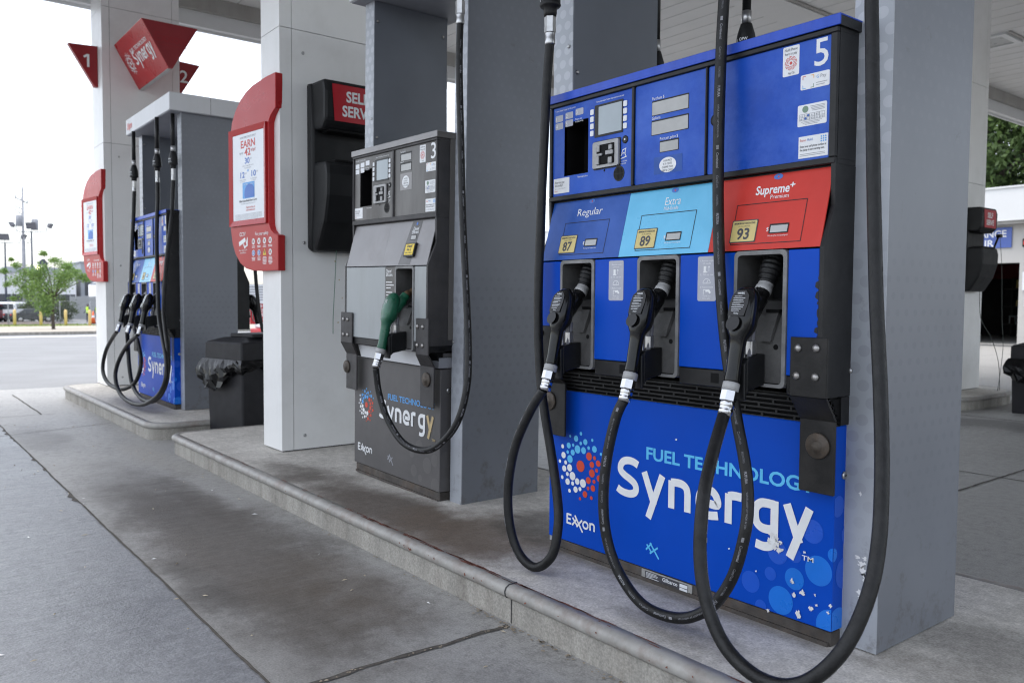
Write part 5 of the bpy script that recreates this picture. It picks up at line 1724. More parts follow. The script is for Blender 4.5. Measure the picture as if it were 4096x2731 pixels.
# ------------------------------------------------------------------ nozzles
def make_nozzle(label, loc, mt='nozzle_black', rotz=0.0, warn=True, roll=0.0):
    t = thing('fuel_nozzle', label, 'fuel nozzle', loc, (0, roll, rotz), 'fuel nozzles hanging in their pockets')
    b = MB(mt)
    sec = [(-.213, .740, .0215, .0215), (-.211, .752, .0225, .0225), (-.205, .775, .0205, .0215), (-.198, .81, .0210, .0225), (-.190, .845, .0220, .0235), (-.186, .866, .0235, .025), (-.182, .880, .0310, .033),
           (-.178, .894, .0380, .042), (-.174, .910, .0415, .046), (-.169, .932, .0420, .046), (-.162, .957, .0415, .044), (-.152, .982, .0385, .039), (-.144, .999, .0310, .031), (-.139, 1.010, .018, .018), (-.137, 1.014, .003, .003)]
    rings = []
    for i, (y, z, rx, rn) in enumerate(sec):
        a = sec[max(i-1, 0)]; c = sec[min(i+1, len(sec)-1)]
        d = Vector((c[0]-a[0], c[1]-a[1])).normalized()
        nrm = Vector((-d.y, d.x))
        ring = []
        for k in range(20):
            th = 2*math.pi*k/20
            ca, sa = math.cos(th), math.sin(th)
            if i > 6 and sa > .45: sa = .45+(sa-.45)*.35          # flattened outer face
            ring.append((rx*ca, y+nrm.x*rn*sa, z+nrm.y*rn*sa))
        rings.append(ring)
    b.ring_loft(rings)
    o = b.build('grip_body', t)
    s_ = MB(mt)
    s_.tube(spline([(0, -.150, .925), (0, -.118, .958), (0, -.092, .985), (0, -.076, 1.003)], 4), [.030]*4+[.028]*4+[.0235]*5, 14)
    s_.build('spout_housing', t)
    if warn:
        sw_ = MB('swivel')
        sw_.lathe((0, -.080, .997), (0, -.060, 1.024), [(0, .0225), (.1, .0245), (.45, .0245), (.5, .0225), (.9, .0225), (1, .020)], 18)
        sw_.build('vapour_ring', t)
        be = MB('rubber')
        pr = []
        for k in range(25):
            q = k/24
            pr.append((q, .0225+.0085*min(1, q*2.2)+.0022*math.sin(k*1.5708)))
        be.lathe((0, -.062, 1.022), (0, -.018, 1.103), pr, 18)
        be.build('bellows', t)
    else:
        sp_ = MB('brass')
        pr = [(q/20, .0125+(.0028 if q % 2 else 0)) for q in range(21)]
        sp_.lathe((0, -.076, 1.003), (0, .06, 1.085), pr, 14)
        sp_.lathe((0, -.085, .996), (0, -.058, 1.014), [(0, .019), (1, .019)], 8)
        sp_.build('spout', t)
    lv = MB('steel')
    lv.tube(spline([(0, -.128, .905), (0, -.130, .885), (0, -.150, .868), (0, -.163, .842), (0, -.160, .80), (0, -.168, .775), (0, -.190, .758)], 4), .0048, 8)
    lv.m('fixture').tube(spline([(.004, -.125, .895), (.004, -.128, .86), (.004, -.142, .80)], 4), .0075, 8)
    lv.m('steel').box(-.010, .012, -.140, -.118, .82, .86, .002)
    lv.build('trigger', t)
    # printed warning on the flat outer face
    w = MB('nozzle_black' if mt == 'nozzle_black' else 'nozzle_green')
    d = Vector((.030, .075)).normalized(); nn = Vector((-d.y, d.x))
    def fn(e):
        return lambda u, v: (u, -.169+d.x*v+nn.x*(.0296+e), .932+d.y*v+nn.y*(.0296+e))
    if warn:
        w.add([fn(.0008)(u, v) for u, v in [(-.027, -.012), (.027, -.012), (.031, .025), (.0275, .050), (.014, .064), (-.014, .064), (-.0275, .050), (-.031, .025)]], [tuple(range(8))])
        w.m('sticker').text('WARNING', fn(.0014), 0, .0525, .0052, .024, 'c', .02)
        random.seed(1)
        for q in range(9):
            wd = random.uniform(.026, .044)
            w.stroke(fn(.0014), [(-.022+random.uniform(0, .003), .0455-q*.0054), (-.022+wd, .0455-q*.0054)], .0012)
        w.text('Husky', fn(.0014), 0, -.0075, .0050, .016, 'c')
        w.m(mt)
        w.disc(fn(.005), 0, -.036, .022, 18)
    else:
        w.m('copper_white')
        for q in range(4): w.stroke(fn(.0014), [(-.010, .040-q*.006), (.010, .040-q*.006)], .0012)
    w.build('warning_label', o)
    return t

def coupling(t, o=(0, 0, 0)):
    """swivel ring, hexagon and crimped ferrule where the hose meets the grip"""
    a = Vector(o)
    P = lambda y, z: tuple(a+Vector((0, y, z)))
    m_ = MB('swivel').lathe(P(-.2125, .745), P(-.220, .722), [(0, .0220), (.1, .0238), (.9, .0238), (1, .020)], 18)
    m_.m('chrome').lathe(P(-.220, .722), P(-.2285, .695), [(0, .0195), (0, .0228), (1, .0228), (1, .019)], 6, False)
    m_.lathe(P(-.2285, .695), P(-.242, .655), [(0, .0185), (.05, .0205), (.35, .0205), (.38, .0198), (.6, .0198), (.63, .0205), (1, .0205), (1, .017)], 18)
    return m_

def hose_text(mb, path, r, words, s0, h, side):
    P = [Vector(p) for p in path]
    cum = [0]
    for a, b in zip(P[:-1], P[1:]): cum.append(cum[-1]+(b-a).length)
    side = Vector(side)
    def fn(s, v):
        s = max(0, min(cum[-1]-1e-5, s))
        lo_ = 0
        while lo_ < len(cum)-2 and cum[lo_+1] < s: lo_ += 1
        q = (s-cum[lo_])/max(1e-9, cum[lo_+1]-cum[lo_])
        p = P[lo_].lerp(P[lo_+1], q)
        ta = (P[min(lo_+2, len(P)-1)]-P[max(lo_-1, 0)]).normalized()
        n = (side-ta*side.dot(ta)).normalized()
        b = n.cross(ta)
        a_ = v/r
        return tuple(p+(n*math.cos(a_)+b*math.sin(a_))*(r+.0007))
    s = s0
    for w_, hh, bo in words:
        if w_ == '#':
            n = 4
            mb.add([fn(s+k*.012/n, vv) for k in range(n+1) for vv in (-hh/2, hh/2)], [(2*k, 2*k+2, 2*k+3, 2*k+1) for k in range(n)])
            s += .022
            continue
        vs, fs = glyphs(w_, bo)
        W = max(p[0] for p in vs)*hh*.95
        if s+W > cum[-1]-.02: break
        mb.add([fn(s+x*hh*.95, (y-.5)*hh) for x, y in vs], fs)
        s += W+.022
    return s

M['hose_print'] = mat('hose_print', (0.20, 0.20, 0.22), 0.6, var=0.5, scale=60)
WORDS = [('ContiTech', .0062, 0), ('FLEXSTEEL', .005, 0), ('FUTURA', .0065, .05), ('VAPOR ASSIST 3/4" MADE IN USA', .0048, 0), ('#', .007, 0), ('Continental', .0070, .02)]
def make_hose(label, pts, r=.0165, words=True, side=(.45, -.85, .2), n=7, cp=None, seg=14):
    t = thing('fuel_hose', label, 'fuel hose', pts[0], group='black fuel hoses of the pumps')
    o = Vector(pts[0])
    path = [tuple(p-o) for p in spline(pts, n)]
    MB('rubber').tube(path, r, seg).build('hose', t)
    if words:
        w = MB('hose_print')
        s = words if not isinstance(words, bool) else .08
        while s < 3.5:
            s2 = hose_text(w, path, r, WORDS, s, .006, side)
            if s2 <= s+.02: break
            s = s2
            if s > 3.3: break
        w.build('hose_lettering', t)
    if cp is not None:
        coupling(t, Vector(cp)-o).build('coupling', t)
    return t, o

def fitting(t, o, x, y, z, kind='break', top=2.685):
    """swivel and breakaway in the whip hose above z (the end of the main hose)"""
    p = lambda zz_: tuple(Vector((x, y, zz_))-o)
    m_ = MB('steel')
    m_.lathe(p(z-.012), p(z+.032), [(0, .0178), (.1, .0190), (.5, .0190), (.55, .0180), (.9, .0190), (1, .0190)], 16)
    m_.lathe(p(z+.032), p(z+.052), [(0, .0215), (1, .0215)], 6, False)
    m_.lathe(p(z+.052), p(z+.088), [(0, .0205), (1, .0215)], 6, False)
    m_.build('hose_fitting', t)
    z2 = z+.088
    if kind == 'break':
        b = MB('rubber')
        b.lathe(p(z2), p(z2+.145), [(0, .0225), (.1, .0245), (.22, .0245), (.24, .036), (.28, .0395), (.32, .0375), (.62, .0365), (.72, .034), (.92, .0255), (1, .022)], 20)
        bo = b.build('breakaway', t)
        tx_ = MB('sticker')
        def cf(u, v):
            a = u/.0372-math.pi/2+.35
            return tuple(Vector((x, y, v))+Vector((math.cos(a), math.sin(a), 0))*.0385-o)
        tx_.text('OPW', cf, 0, z2+.074, .011, .032, 'c', .02)
        tx_.text('66-CAS', cf, .004, z2+.062, .006, .022, 'c').text('BREAKAWAY', cf, .004, z2+.052, .006, .034, 'c')
        tx_.stroke(cf, [(-.026, z2+.082), (-.026, z2+.056)], .002); tx_.stroke(cf, [(-.033, z2+.062), (-.026, z2+.050), (-.019, z2+.062)], .002)
        tx_.build('breakaway_print', bo)
        z2 += .145
        m2 = MB('steel').lathe(p(z2), p(z2+.05), [(0, .019), (1, .019)], 14)
        m2.build('hose_fitting', t)
        z2 += .05
    MB('rubber').lathe(p(z2), p(top), [(0, .017), (1, .017)], 12).build('whip_hose', t)

N5 = 'black fuel nozzle with white warning text, '
for nm, x in (('in the pocket under Regular', -.415), ('in the pocket under Extra', -.030), ('in the pocket under Supreme', .355)):
    make_nozzle(N5+nm+' on pump 5', (-1.782+x, 2.112, Z0))
gn = make_nozzle('green diesel nozzle hanging on the grey pump', (-3.757+.262, 2.1565, Z0-.01), 'nozzle_green', 0, False)
coupling(gn).build('coupling', gn)
for nm, x in (('left', -.415), ('middle', -.030), ('right', .355)):
    make_nozzle('black nozzle in the '+nm+' pocket of the far blue pump', (-8.017+x, 2.112, Z0))

A = [(-2.337, 2.0, 2.05), (-2.353, 2.0, 1.889), (-2.353, 1.99, 1.682), (-2.357, 1.98, 1.409), (-2.356, 1.97, 1.087), (-2.331, 1.96, .846), (-2.293, 1.95, .705), (-2.224, 1.93, .541), (-2.168, 1.91, .396), (-2.142, 1.89, .312), (-2.15, 1.87, .213), (-2.215, 1.85, .158), (-2.285, 1.83, .195), (-2.329, 1.82, .298), (-2.336, 1.82, .44), (-2.307, 1.83, .586), (-2.245, 1.848, .717), (-2.200, 1.866, .79)]
B = [(-1.578, 2.035, 2.69), (-1.578, 2.035, 2.35), (-1.578, 2.03, 2.047), (-1.578, 2.02, 1.868), (-1.574, 2.01, 1.61), (-1.563, 2.0, 1.377), (-1.534, 1.98, 1.157), (-1.494, 1.96, .967), (-1.441, 1.94, .785), (-1.391, 1.92, .646), (-1.365, 1.9, .543), (-1.363, 1.88, .45), (-1.393, 1.87, .335), (-1.457, 1.86, .238), (-1.559, 1.85, .179), (-1.687, 1.84, .18), (-1.779, 1.83, .251), (-1.828, 1.82, .351), (-1.848, 1.82, .472), (-1.846, 1.832, .609), (-1.828, 1.85, .734), (-1.813, 1.868, .79)]
Cc = [(-1.12, 2.04, 2.69), (-1.125, 2.04, 2.3), (-1.12, 2.03, 1.913), (-1.109, 2.02, 1.756), (-1.09, 2.0, 1.533), (-1.069, 1.98, 1.313), (-1.041, 1.95, 1.097), (-1.009, 1.92, .887), (-.979, 1.88, .707), (-.961, 1.84, .541), (-.965, 1.8, .415), (-1.003, 1.76, .29), (-1.083, 1.73, .196), (-1.185, 1.72, .172), (-1.29, 1.72, .212), (-1.363, 1.73, .302), (-1.406, 1.75, .415), (-1.424, 1.78, .561), (-1.424, 1.815, .678), (-1.427, 1.868, .79)]
def lean(pts, f0, f1, k):
    """ease part of a loop towards the forecourt by the factor k"""
    eye = Vector((0, 0, 1.1)); out = []
    n_ = len(pts)-1
    for i, p in enumerate(pts):
        q = i/n_
        w = 0 if q <= f0 or q >= 1 else (min(1, (q-f0)/(f1-f0)))*(min(1, (1-q)/.12))
        out.append(tuple(eye+(Vector(p)-eye)*(1-k*w)))
    return out
Cc = lean(Cc, .35, .6, .06)
ha, oa = make_hose('black hose looping at the left end of pump 5, from the Regular nozzle', A, .0168, 2.05, (-.35, -.9, .2), cp=(-2.197, 2.112, Z0))
fitting(ha, oa, -2.337, 2.0, 2.05)
hb, ob = make_hose('black hose crossing the front of pump 5 to its middle nozzle', B, .0168, cp=(-1.812, 2.112, Z0))
hc, oc = make_hose('black hose hanging at the right end of pump 5 to the Supreme nozzle', Cc, .0172, True, (.95, .32, .1), cp=(-1.427, 2.112, Z0))
D3 = [(-3.064, 2.1, 2.33), (-3.07, 2.1, 2.142), (-3.058, 2.1, 1.854), (-3.024, 2.09, 1.467), (-2.97, 2.07, 1.177), (-2.905, 2.04, .896), (-2.888, 2.02, .729), (-2.916, 1.99, .578), (-3.022, 1.97, .471), (-3.149, 1.96, .426), (-3.304, 1.95, .443), (-3.43, 1.94, .539), (-3.493, 1.93, .657), (-3.497, 1.915, .778)]
hd_, od = make_hose('black hose looping low in front of the grey diesel pump', D3, .0158, True, (.95, -.25, .1))
fitting(hd_, od, -3.064, 2.1, 2.33, 'plain')
H1 = [[(-8.472, 2.05, 2.13), (-8.478, 2.04, 1.876), (-8.494, 2.03, 1.631), (-8.514, 2.02, 1.329), (-8.452, 2.0, 1.15), (-8.304, 1.98, .88), (-8.011, 1.95, .691), (-7.797, 1.92, .574), (-7.772, 1.9, .448), (-7.894, 1.88, .337), (-8.231, 1.86, .259), (-8.639, 1.85, .263), (-8.859, 1.84, .33), (-8.961, 1.85, .437), (-8.841, 1.86, .6), (-8.6, 1.87, .73), (-8.432, 1.868, .79)],
      [(-7.676, 2.05, 2.13), (-7.676, 2.05, 1.973), (-7.675, 2.04, 1.778), (-7.658, 2.03, 1.551), (-7.528, 2.0, 1.271), (-7.396, 1.97, .963), (-7.186, 1.94, .776), (-6.98, 1.91, .622), (-6.901, 1.89, .512), (-6.92, 1.875, .408), (-7.08, 1.86, .3), (-7.449, 1.84, .198), (-7.895, 1.83, .185), (-8.19, 1.82, .25), (-8.308, 1.82, .387), (-8.233, 1.84, .538), (-7.981, 1.86, .69), (-7.662, 1.868, .79)],
      [(-7.45, 2.12, 2.13), (-7.455, 2.11, 1.93), (-7.43, 2.09, 1.751), (-7.40, 2.05, 1.511), (-7.34, 2.01, 1.267), (-7.288, 1.98, 1.025), (-7.172, 1.96, .848), (-7.034, 1.94, .676), (-6.961, 1.92, .529), (-6.985, 1.9, .389), (-7.152, 1.89, .279), (-7.378, 1.88, .227), (-7.703, 1.88, .239), (-7.945, 1.88, .333), (-8.047, 1.88, .495), (-8.10, 1.885, .66), (-8.047, 1.868, .79)]]
LB = ['leftmost hose of the far blue pump, looping out to the left', 'wide looping hose of the far blue pump, crossing the other two', 'rightmost hanging hose of the far blue pump, beside its grey column']
for k, pts in enumerate(H1):
    x_ = (-8.432, -7.662, -8.047)[k]
    h_, o_ = make_hose(LB[k], pts, .018, False, cp=(x_, 2.112, Z0), seg=10)
    fitting(h_, o_, *pts[0])
# hoses of the far sides
def rear_hose(label, x, y, zb, zloop, dx=.35, kind='break'):
    pts = [(x, y, zb), (x, y+.01, 1.6), (x+.02, y+.05, 1.0), (x+.06, y+.12, .55), (x-dx*.3, y+.16, .24), (x-dx*.8, y+.14, .45), (x-dx, y+.13, .79)]
    h_, o_ = make_hose(label, pts, .0165, False, seg=10)
    fitting(h_, o_, x, y, zb, kind)
    return h_
rear_hose('hose with OPW breakaway behind the top of pump 5, right of the front hose', -2.03, 2.75, 1.957, .2)
rear_hose('hose showing past the dark panel behind the top of pump 5', -2.50, 2.75, 1.957, .2)
rear_hose('hose hanging on the far side of the grey pump', -4.18, 2.75, 2.37, .2, kind='plain')
t_ = make_nozzle('black nozzle on the far side of the far blue pump', (-7.55, 2.68, Z0), 'nozzle_black', math.pi)
rear_hose('hose on the far side of the far blue pump, beside the waste bin', -7.40, 2.79, 2.1, .2, .15)

# ------------------------------------------------------------------ across the road, left
def leaves(mb, centre, rad, n, size, rnd, clumps=40, flat=.8):
    cx, cy, cz = centre
    cl = []
    for _ in range(clumps):
        while True:
            p = Vector((rnd.uniform(-1, 1), rnd.uniform(-1, 1), rnd.uniform(-1, 1)))
            if .25 < p.length < 1: break
        cl.append((Vector((cx+p.x*rad[0], cy+p.y*rad[1], cz+p.z*rad[2])), rnd.uniform(.16, .34)))
    for i in range(n):
        c, k = cl[i % clumps]
        p = c+Vector((rnd.gauss(0, 1)*rad[0]*k, rnd.gauss(0, 1)*rad[1]*k, rnd.gauss(0, .8)*rad[2]*k))*.55
        d = Vector((rnd.gauss(0, 1), rnd.gauss(0, 1), rnd.gauss(0, flat))).normalized()
        e = d.orthogonal().normalized()
        e = (Matrix.Rotation(rnd.random()*6.28, 3, d) @ e)
        sz = size*rnd.uniform(.6, 1.4)
        q = d.cross(e)
        mb.add([p-e*sz, p+q*sz*.45, p+e*sz, p-q*sz*.45], [(0, 1, 2, 3)])
    return cl

def tree(label, x, y, z, h, crown_c, rad, n, size, lm, seed, trunk_r=.13, clumps=40, fork=.42, group=None):
    rnd = random.Random(seed)
    t = thing('broadleaf_tree', label, 'tree', (x, y, z), group=group)
    lv = MB(lm)
    cl = leaves(lv, crown_c, rad, n, size, rnd, clumps)
    tr = MB('bark')
    fk = Vector((rnd.uniform(-.1, .1), rnd.uniform(-.1, .1), h*fork))
    tr.tube(spline([(0, 0, -.1), (rnd.uniform(-.05, .05), rnd.uniform(-.06, .06), h*fork*.5), tuple(fk)], 6), [trunk_r*(1.25-.5*i/12) for i in range(13)], 9)
    for c, k in rnd.sample(cl, min(len(cl), 16)):
        mid = fk.lerp(c, .5)+Vector((rnd.uniform(-.1, .1), rnd.uniform(-.1, .1), .12))*h*.1
        p = spline([tuple(fk), tuple(mid), tuple(c)], 4)
        tr.tube(p, [trunk_r*.5*(1-.85*i/(len(p)-1)) for i in range(len(p))], 6)
    lv.build('crown', t)
    tr.build('trunk', t)
    return t
zt_ = gz(-59.7)
CL = [(150,370,60),(210,300,60),(320,310,70),(400,270,60),(420,190,40),(415,140,28),(520,240,60),(560,320,70),(640,330,60),(700,330,45),(740,355,30),(300,400,70),(400,420,90),(430,500,90),(440,570,75),(440,625,45),(250,490,60),(130,520,25),(70,400,20),(45,290,28),(110,190,18),(640,290,40),(560,400,60),(350,350,80),(480,350,80),(200,440,50),(600,250,35),(170,240,30)]
t = thing('broadleaf_tree', 'young airy green tree on the pavement across the road', 'tree', (-59.7, 9.47, zt_+.14))
rnd = random.Random(5)
lv = MB('leaf_young')
tips = []
for px_, py_, r_ in CL:
    nx, ny, rad_ = px_*.4686, 960+py_*.46875, r_*.4686/62.4
    s_, z_ = (nx-214.3)/62.4, (1325.4-ny)/62.4
    dp_ = rnd.uniform(-.9, .9)*(1-abs(s_)/3.2)
    c = Vector((.617*s_+.787*dp_, .787*s_-.617*dp_, z_))
    tips.append(c)
    for i in range(int(140+520*rad_**1.5/.5)):
        p = c+Vector((rnd.gauss(0, .5)*rad_*1.15, rnd.gauss(0, .5)*rad_*1.15, rnd.gauss(0, .42)*rad_))
        d = Vector((rnd.gauss(0, 1), rnd.gauss(0, 1), rnd.gauss(.4, .7))).normalized()
        e = Matrix.Rotation(rnd.random()*6.28, 3, d) @ d.orthogonal().normalized()
        sz = .062*rnd.uniform(.6, 1.5); q = d.cross(e)
        lv.add([p-e*sz, p+q*sz*.42, p+e*sz, p-q*sz*.42], [(0, 1, 2, 3)])
lv.build('crown', t)
tr = MB('bark')
fk = Vector((0, .05, 2.0))
tr.tube(spline([(0, 0, -.12), (.03, -.03, 1.0), tuple(fk)], 6), [.115-.045*i/12 for i in range(13)], 9)
for c in tips:
    if c.z > 1.6:
        mid = fk.lerp(c, .5)+Vector((0, 0, .15))
        p = spline([tuple(fk), tuple(mid), tuple(c)], 4)
        tr.tube(p, [.042*(1-.85*i/(len(p)-1)) for i in range(len(p))], 6)
tr.build('trunk', t)
rnd = random.Random(3)
bu = thing('round_bush', 'dark rounded bush on the mulch bed behind the young tree', 'bush', (-88, 13.6, -1.1))
bm_ = MB('leaf_bush')
leaves(bm_, (0, .7, 1.2), (1.5, 1.5, 1.2), 9000, .07, rnd, 70)
leaves(bm_, (0, -1.2, .95), (1.2, 1.1, .95), 5500, .07, rnd, 46)
bm_.build('foliage', bu)
MB('bark').tube([(0, 0, 0), (.05, .1, .5), (0, .3, .9)], .06, 6).build('stems', bu)

bp = MB('bollard_yellow')
bp.lathe((0, 0, 0), (0, 0, 1.21), [(0, .105), (.94, .105), (.975, .09), (1, .03)], 16)
b0 = None
for i, (x, y) in enumerate(((-71.65, 8.8), (-70.9, 10.42), (-70.1, 11.95), (-69.4, 13.47))):
    o = bp.build('bollard') if i == 0 else b0.copy()
    if i == 0: b0 = o
    else: C.objects.link(o)
    o.location = (x, y, gz(x)+.13)
    tag(o, ('cream yellow bollard nearest the parked cars across the road', 'cream yellow bollard just left of the young tree trunk', 'cream yellow bollard just right of the young tree trunk', 'cream yellow bollard in front of the worker in a yellow vest')[i], 'bollard', 'cream bollards across the road')

def car(label, loc, rot, paint, suv=False, k=1.0):
    t = thing('parked_car', label, 'car', loc, (0, 0, R(rot)), 'cars parked across the road')
    t.scale = (k, k, k)
    L_ = 4.5
    H_ = 1.78 if suv else 1.45
    if suv:
        side = [(-2.2, .35), (-2.25, .75), (-2.2, 1.05), (-2.05, 1.7), (-1.9, 1.78), (.45, 1.78), (.75, 1.70), (1.25, 1.12), (2.1, .98), (2.22, .75), (2.2, .35)]
        win = [(-1.95, 1.12), (-1.85, 1.62), (.5, 1.66), (1.05, 1.14)]
    else:
        side = [(-2.2, .32), (-2.25, .7), (-2.15, .98), (-1.5, 1.05), (-.95, 1.42), (.2, 1.45), (.95, 1.02), (1.95, .88), (2.2, .65), (2.2, .32)]
        win = [(-1.35, 1.04), (-.85, 1.36), (.18, 1.38), (.78, 1.02)]
    b = MB(paint)
    b.prism(side, lambda u, v, q: (u, q*(1-.16*max(0, v-1.0)/.7), v), -.88, .88, bev=.07)
    b.build('body', t)
    g_ = MB('car_glass')
    for s_ in (-1, 1):
        mids = (win[0][0]+win[-1][0])/2
        for a, c in ((win[0][0], mids-.04), (mids+.04, win[-1][0])):
            pl = clip(win, a, c, 0, 3)
            g_.poly([(u, s_*(.885*(1-.16*max(0, v-1.0)/.7)+.004), v) for u, v in pl])
    zr0, zr1 = (1.15, 1.62) if suv else (1.08, 1.38)
    xr0, xr1 = (-2.19, -2.07) if suv else (-1.46, -1.02)
    g_.poly([(xr0-.012, -.66, zr0), (xr0-.012, .66, zr0), (xr1-.012, .58, zr1), (xr1-.012, -.58, zr1)])
    xf0, xf1 = (1.27, .8) if suv else (.93, .28)
    g_.poly([(xf0+.012, -.7, zr0+.02), (xf0+.012, .7, zr0+.02), (xf1+.012, .6, zr1), (xf1+.012, -.6, zr1)])
    g_.build('window', t)
    for x in (-1.35, 1.4):
        for s_ in (-1, 1):
            w = MB('rubber').lathe((x, s_*.70, .34), (x, s_*.895, .34), [(0, .30), (.1, .34), (.9, .34), (1, .31)], 20)
            wo_ = w.build('wheel', t)
            MB('steel').lathe((x, s_*.896, .34), (x, s_*.905, .34), [(0, .21), (.8, .20), (1, .08)], 14).build('rim', wo_)
    for s_ in (-1, 1):
        MB('tail_red').box(-2.275, -2.18, s_*.80-.09, s_*.80+.09, .82 if suv else .74, 1.12 if suv else .92, .02).build('tail_light', t)
        MB('lamp_lens').box(2.12, 2.235, s_*.70-.15, s_*.70+.15, .66, .80, .02).build('headlight', t)
    return t
car('white sport utility car parked across the road, seen from its rear corner', (-90.5, 11.3, -1.12), 150, 'car_white', True, 1.02)
car('dark car parked in front of the white one across the road', (-85.6, 11.75, -1.12), 105, 'car_dark', False, .86)
car('dark red car at the left edge of the view across the road', (-88.5, 8.9, -1.12), 150, 'car_red', True, .95)

def floodlight(parent, p, d, sz=.36):
    m_ = MB('fixture')
    d = Vector(d).normalized()
    q = d.to_track_quat('X', 'Z').to_matrix()
    pts = [(-.10, -.45*sz, -.3*sz), (-.10, .45*sz, -.3*sz), (-.10, .45*sz, .3*sz), (-.10, -.45*sz, .3*sz), (.10, -sz*.7, -.5*sz), (.10, sz*.7, -.5*sz), (.10, sz*.7, .5*sz), (.10, -sz*.7, .5*sz)]
    m_.add([tuple(Vector(p)+q @ Vector(v)) for v in pts], [(0, 3, 2, 1), (4, 5, 6, 7), (0, 1, 5, 4), (1, 2, 6, 5), (2, 3, 7, 6), (3, 0, 4, 7)])
    return m_.build('floodlight', parent)
for lab, x, y, top, arms in (('tall pole with three floodlights, the taller of two across the road', -71.36, 9.98, 6.05, 1), ('shorter pole with floodlights at the left edge across the road', -72.55, 8.39, 5.2, 1)):
    z = gz(x)
    t = thing('light_pole', lab, 'light pole', (x*1.38, y*1.38, -1.96), group='floodlight poles across the road')
    t.scale = (1.38, 1.38, 1.38)
    MB('pole_dark').lathe((0, 0, 0), (0, 0, top-z), [(0, .085), (1, .06)], 10).build('pole', t)
    a = MB('pole_grey')
    tz = top-z
    a.tube([(0, 0, tz), (0, 0, tz+.25)], .03, 6)
    a.tube(spline([(0, 0, tz+.02), (.35, .55, tz), (.5, .8, tz), (.56, .92, tz+.12), (.56, .92, tz+.36)], 4), .034, 6)
    a.tube(spline([(0, 0, tz+.02), (-.35, -.55, tz), (-.5, -.8, tz+.02), (-.56, -.92, tz+.14), (-.56, -.92, tz+.42)], 4), .034, 6)
    a.build('arm', t)
    floodlight(t, (0.05, 0, tz+.48), (.8, -.5, -.35), .52)
    floodlight(t, (.66, 1.12, tz+.50), (.55, .80, -.45), .40)
    floodlight(t, (-.66, -1.15, tz+.55), (-.5, -.85, -.5), .42)
t = thing('utility_pole', 'tall timber utility pole with transformers and cross-arms across the road', 'utility pole', (-71.8*1.38, 9.5*1.38, -1.96))
t.scale = (1.38, 1.38, 1.38)
pz = 10.5
MB('pole_grey').lathe((0, 0, 0), (0, 0, pz), [(0, .145), (.619, .125), (.62, .10), (1, .065)], 12).build('pole', t)
a = MB('fixture')
a.tube([(-.4, -.45, 9.75), (.25, .30, 9.30)], .045, 6)
a.tube([(-.25, -.5, 9.1), (0, 0, 8.85)], .035, 6)
a.tube([(-.45, -.75, 9.0), (-.2, -.35, 8.75), (0, 0, 8.4)], .03, 6)
for q in range(3): a.lathe((-.35+.3*q, -.4+.34*q, 9.7-.2*q), (-.35+.3*q, -.4+.34*q, 9.95-.2*q), [(0, .04), (1, .03)], 6)
a.tube(spline([(.1, .1, 7.0), (.3, .4, 6.6), (.1, .2, 6.3), (.35, .45, 6.4)], 5), .02, 5)
a.build('cross_arm', t)
for dx, dy, zz_ in ((-.05, -.24, 8.0), (.18, .75, 7.75)):
    MB('pole_grey').lathe((dx, dy, zz_-.42), (dx, dy, zz_+.42), [(0, .20), (.06, .24), (.94, .24), (1, .12)], 14).build('transformer', t)
wz = MB('wire')
wz.tube(spline([(-99.6, 12.5, 11.5), (-107, 5, 11.0), (-117, -11, 11.5)], 6), .016, 5)
wz.tube(spline([(-99.4, 12.6, 10.6), (-110, 4, 10.1), (-124, -14, 10.6)], 6), .016, 5)
tag(wz.build('power_line'), 'thin power lines running left from the utility pole', 'cable')
fl = thing('flood_lamp', 'lit flood lamp with dark hood above the young tree', 'light', (-75.2, 11.05, gz(-75)))
MB('pole_dark').lathe((0, 0, 0), (0, 0, 4.65), [(0, .06), (1, .05)], 8).build('pole', fl)
hd = MB('pole_dark')
hd.prism([(-.35, 0), (.30, -.25), (.42, .05), (.1, .40), (-.1, .28)], lambda u, v, q: (q, u+.15, 4.95+v), -.2, .2)
hd.build('hood', fl)
gl = MB('lit_lamp').lathe((.215, -.15, 4.62), (.26, -.17, 4.58), [(0, .20), (1, .17)], 14)
gl.build('lamp', fl)

def block(name, label, x0, x1, y0, y1, z0, z1, mt='building_white', group=None):
    t = thing(name, label, 'building', ((x0+x1)/2, (y0+y1)/2, z0), group=group)
    w, d = (x1-x0)/2, (y1-y0)/2
    MB(mt).box(-w, w, -d, d, 0, z1-z0).build('wall', t)
    MB('building_grey').box(-w-.15, w+.15, -d-.15, d+.15, z1-z0+.002, z1-z0+.16).build('roof', t)
    return t, w, d, z1-z0
t, w, d, h = block('warehouse', 'long white warehouse with a dark lower band across the road', -122, -106, -14, 19.2, -1.2, 3.85)
bd = MB('building_dark').box(w+.003, w+.03, -d+.2, d-.1, 1.3, 2.72)
bd.m('building_grey')
for q in range(14): bd.box(w+.031, w+.06, -d+.3+q*2.4, -d+.42+q*2.4, 1.3, 2.72)
bd.build('window', t)
dd = MB('building_dark').box(w+.003, w+.02, 8, 11.2, 0, 1.29)
dd.build('door', t)
rfu = MB('building_grey').box(-3, 1.5, 10.4, 16.0, h+.162, h+.9)
rfu.build('roof_unit', t)
t, w, d, h = block('office_block', 'grey stepped block rising behind the young tree', -118, -107, 19.9, 23.2, -1.2, 5.25, 'building_grey')
MB('building_grey').box(-w, w, d+.002, d+1.6, 0, h-.6).build('wing', t)
MB('building_dark').box(w+.002, w+.02, -d+.4, d-.4, 2.6, 4.2).build('window', t)
t, w, d, h = block('storage_shed', 'low white shed right of the young tree across the road', -112, -104, 21.8, 25.8, -1.2, 2.6)
MB('building_grey').box(w+.002, w+.02, -d, d, h-.55, h-.4).build('trim', t)
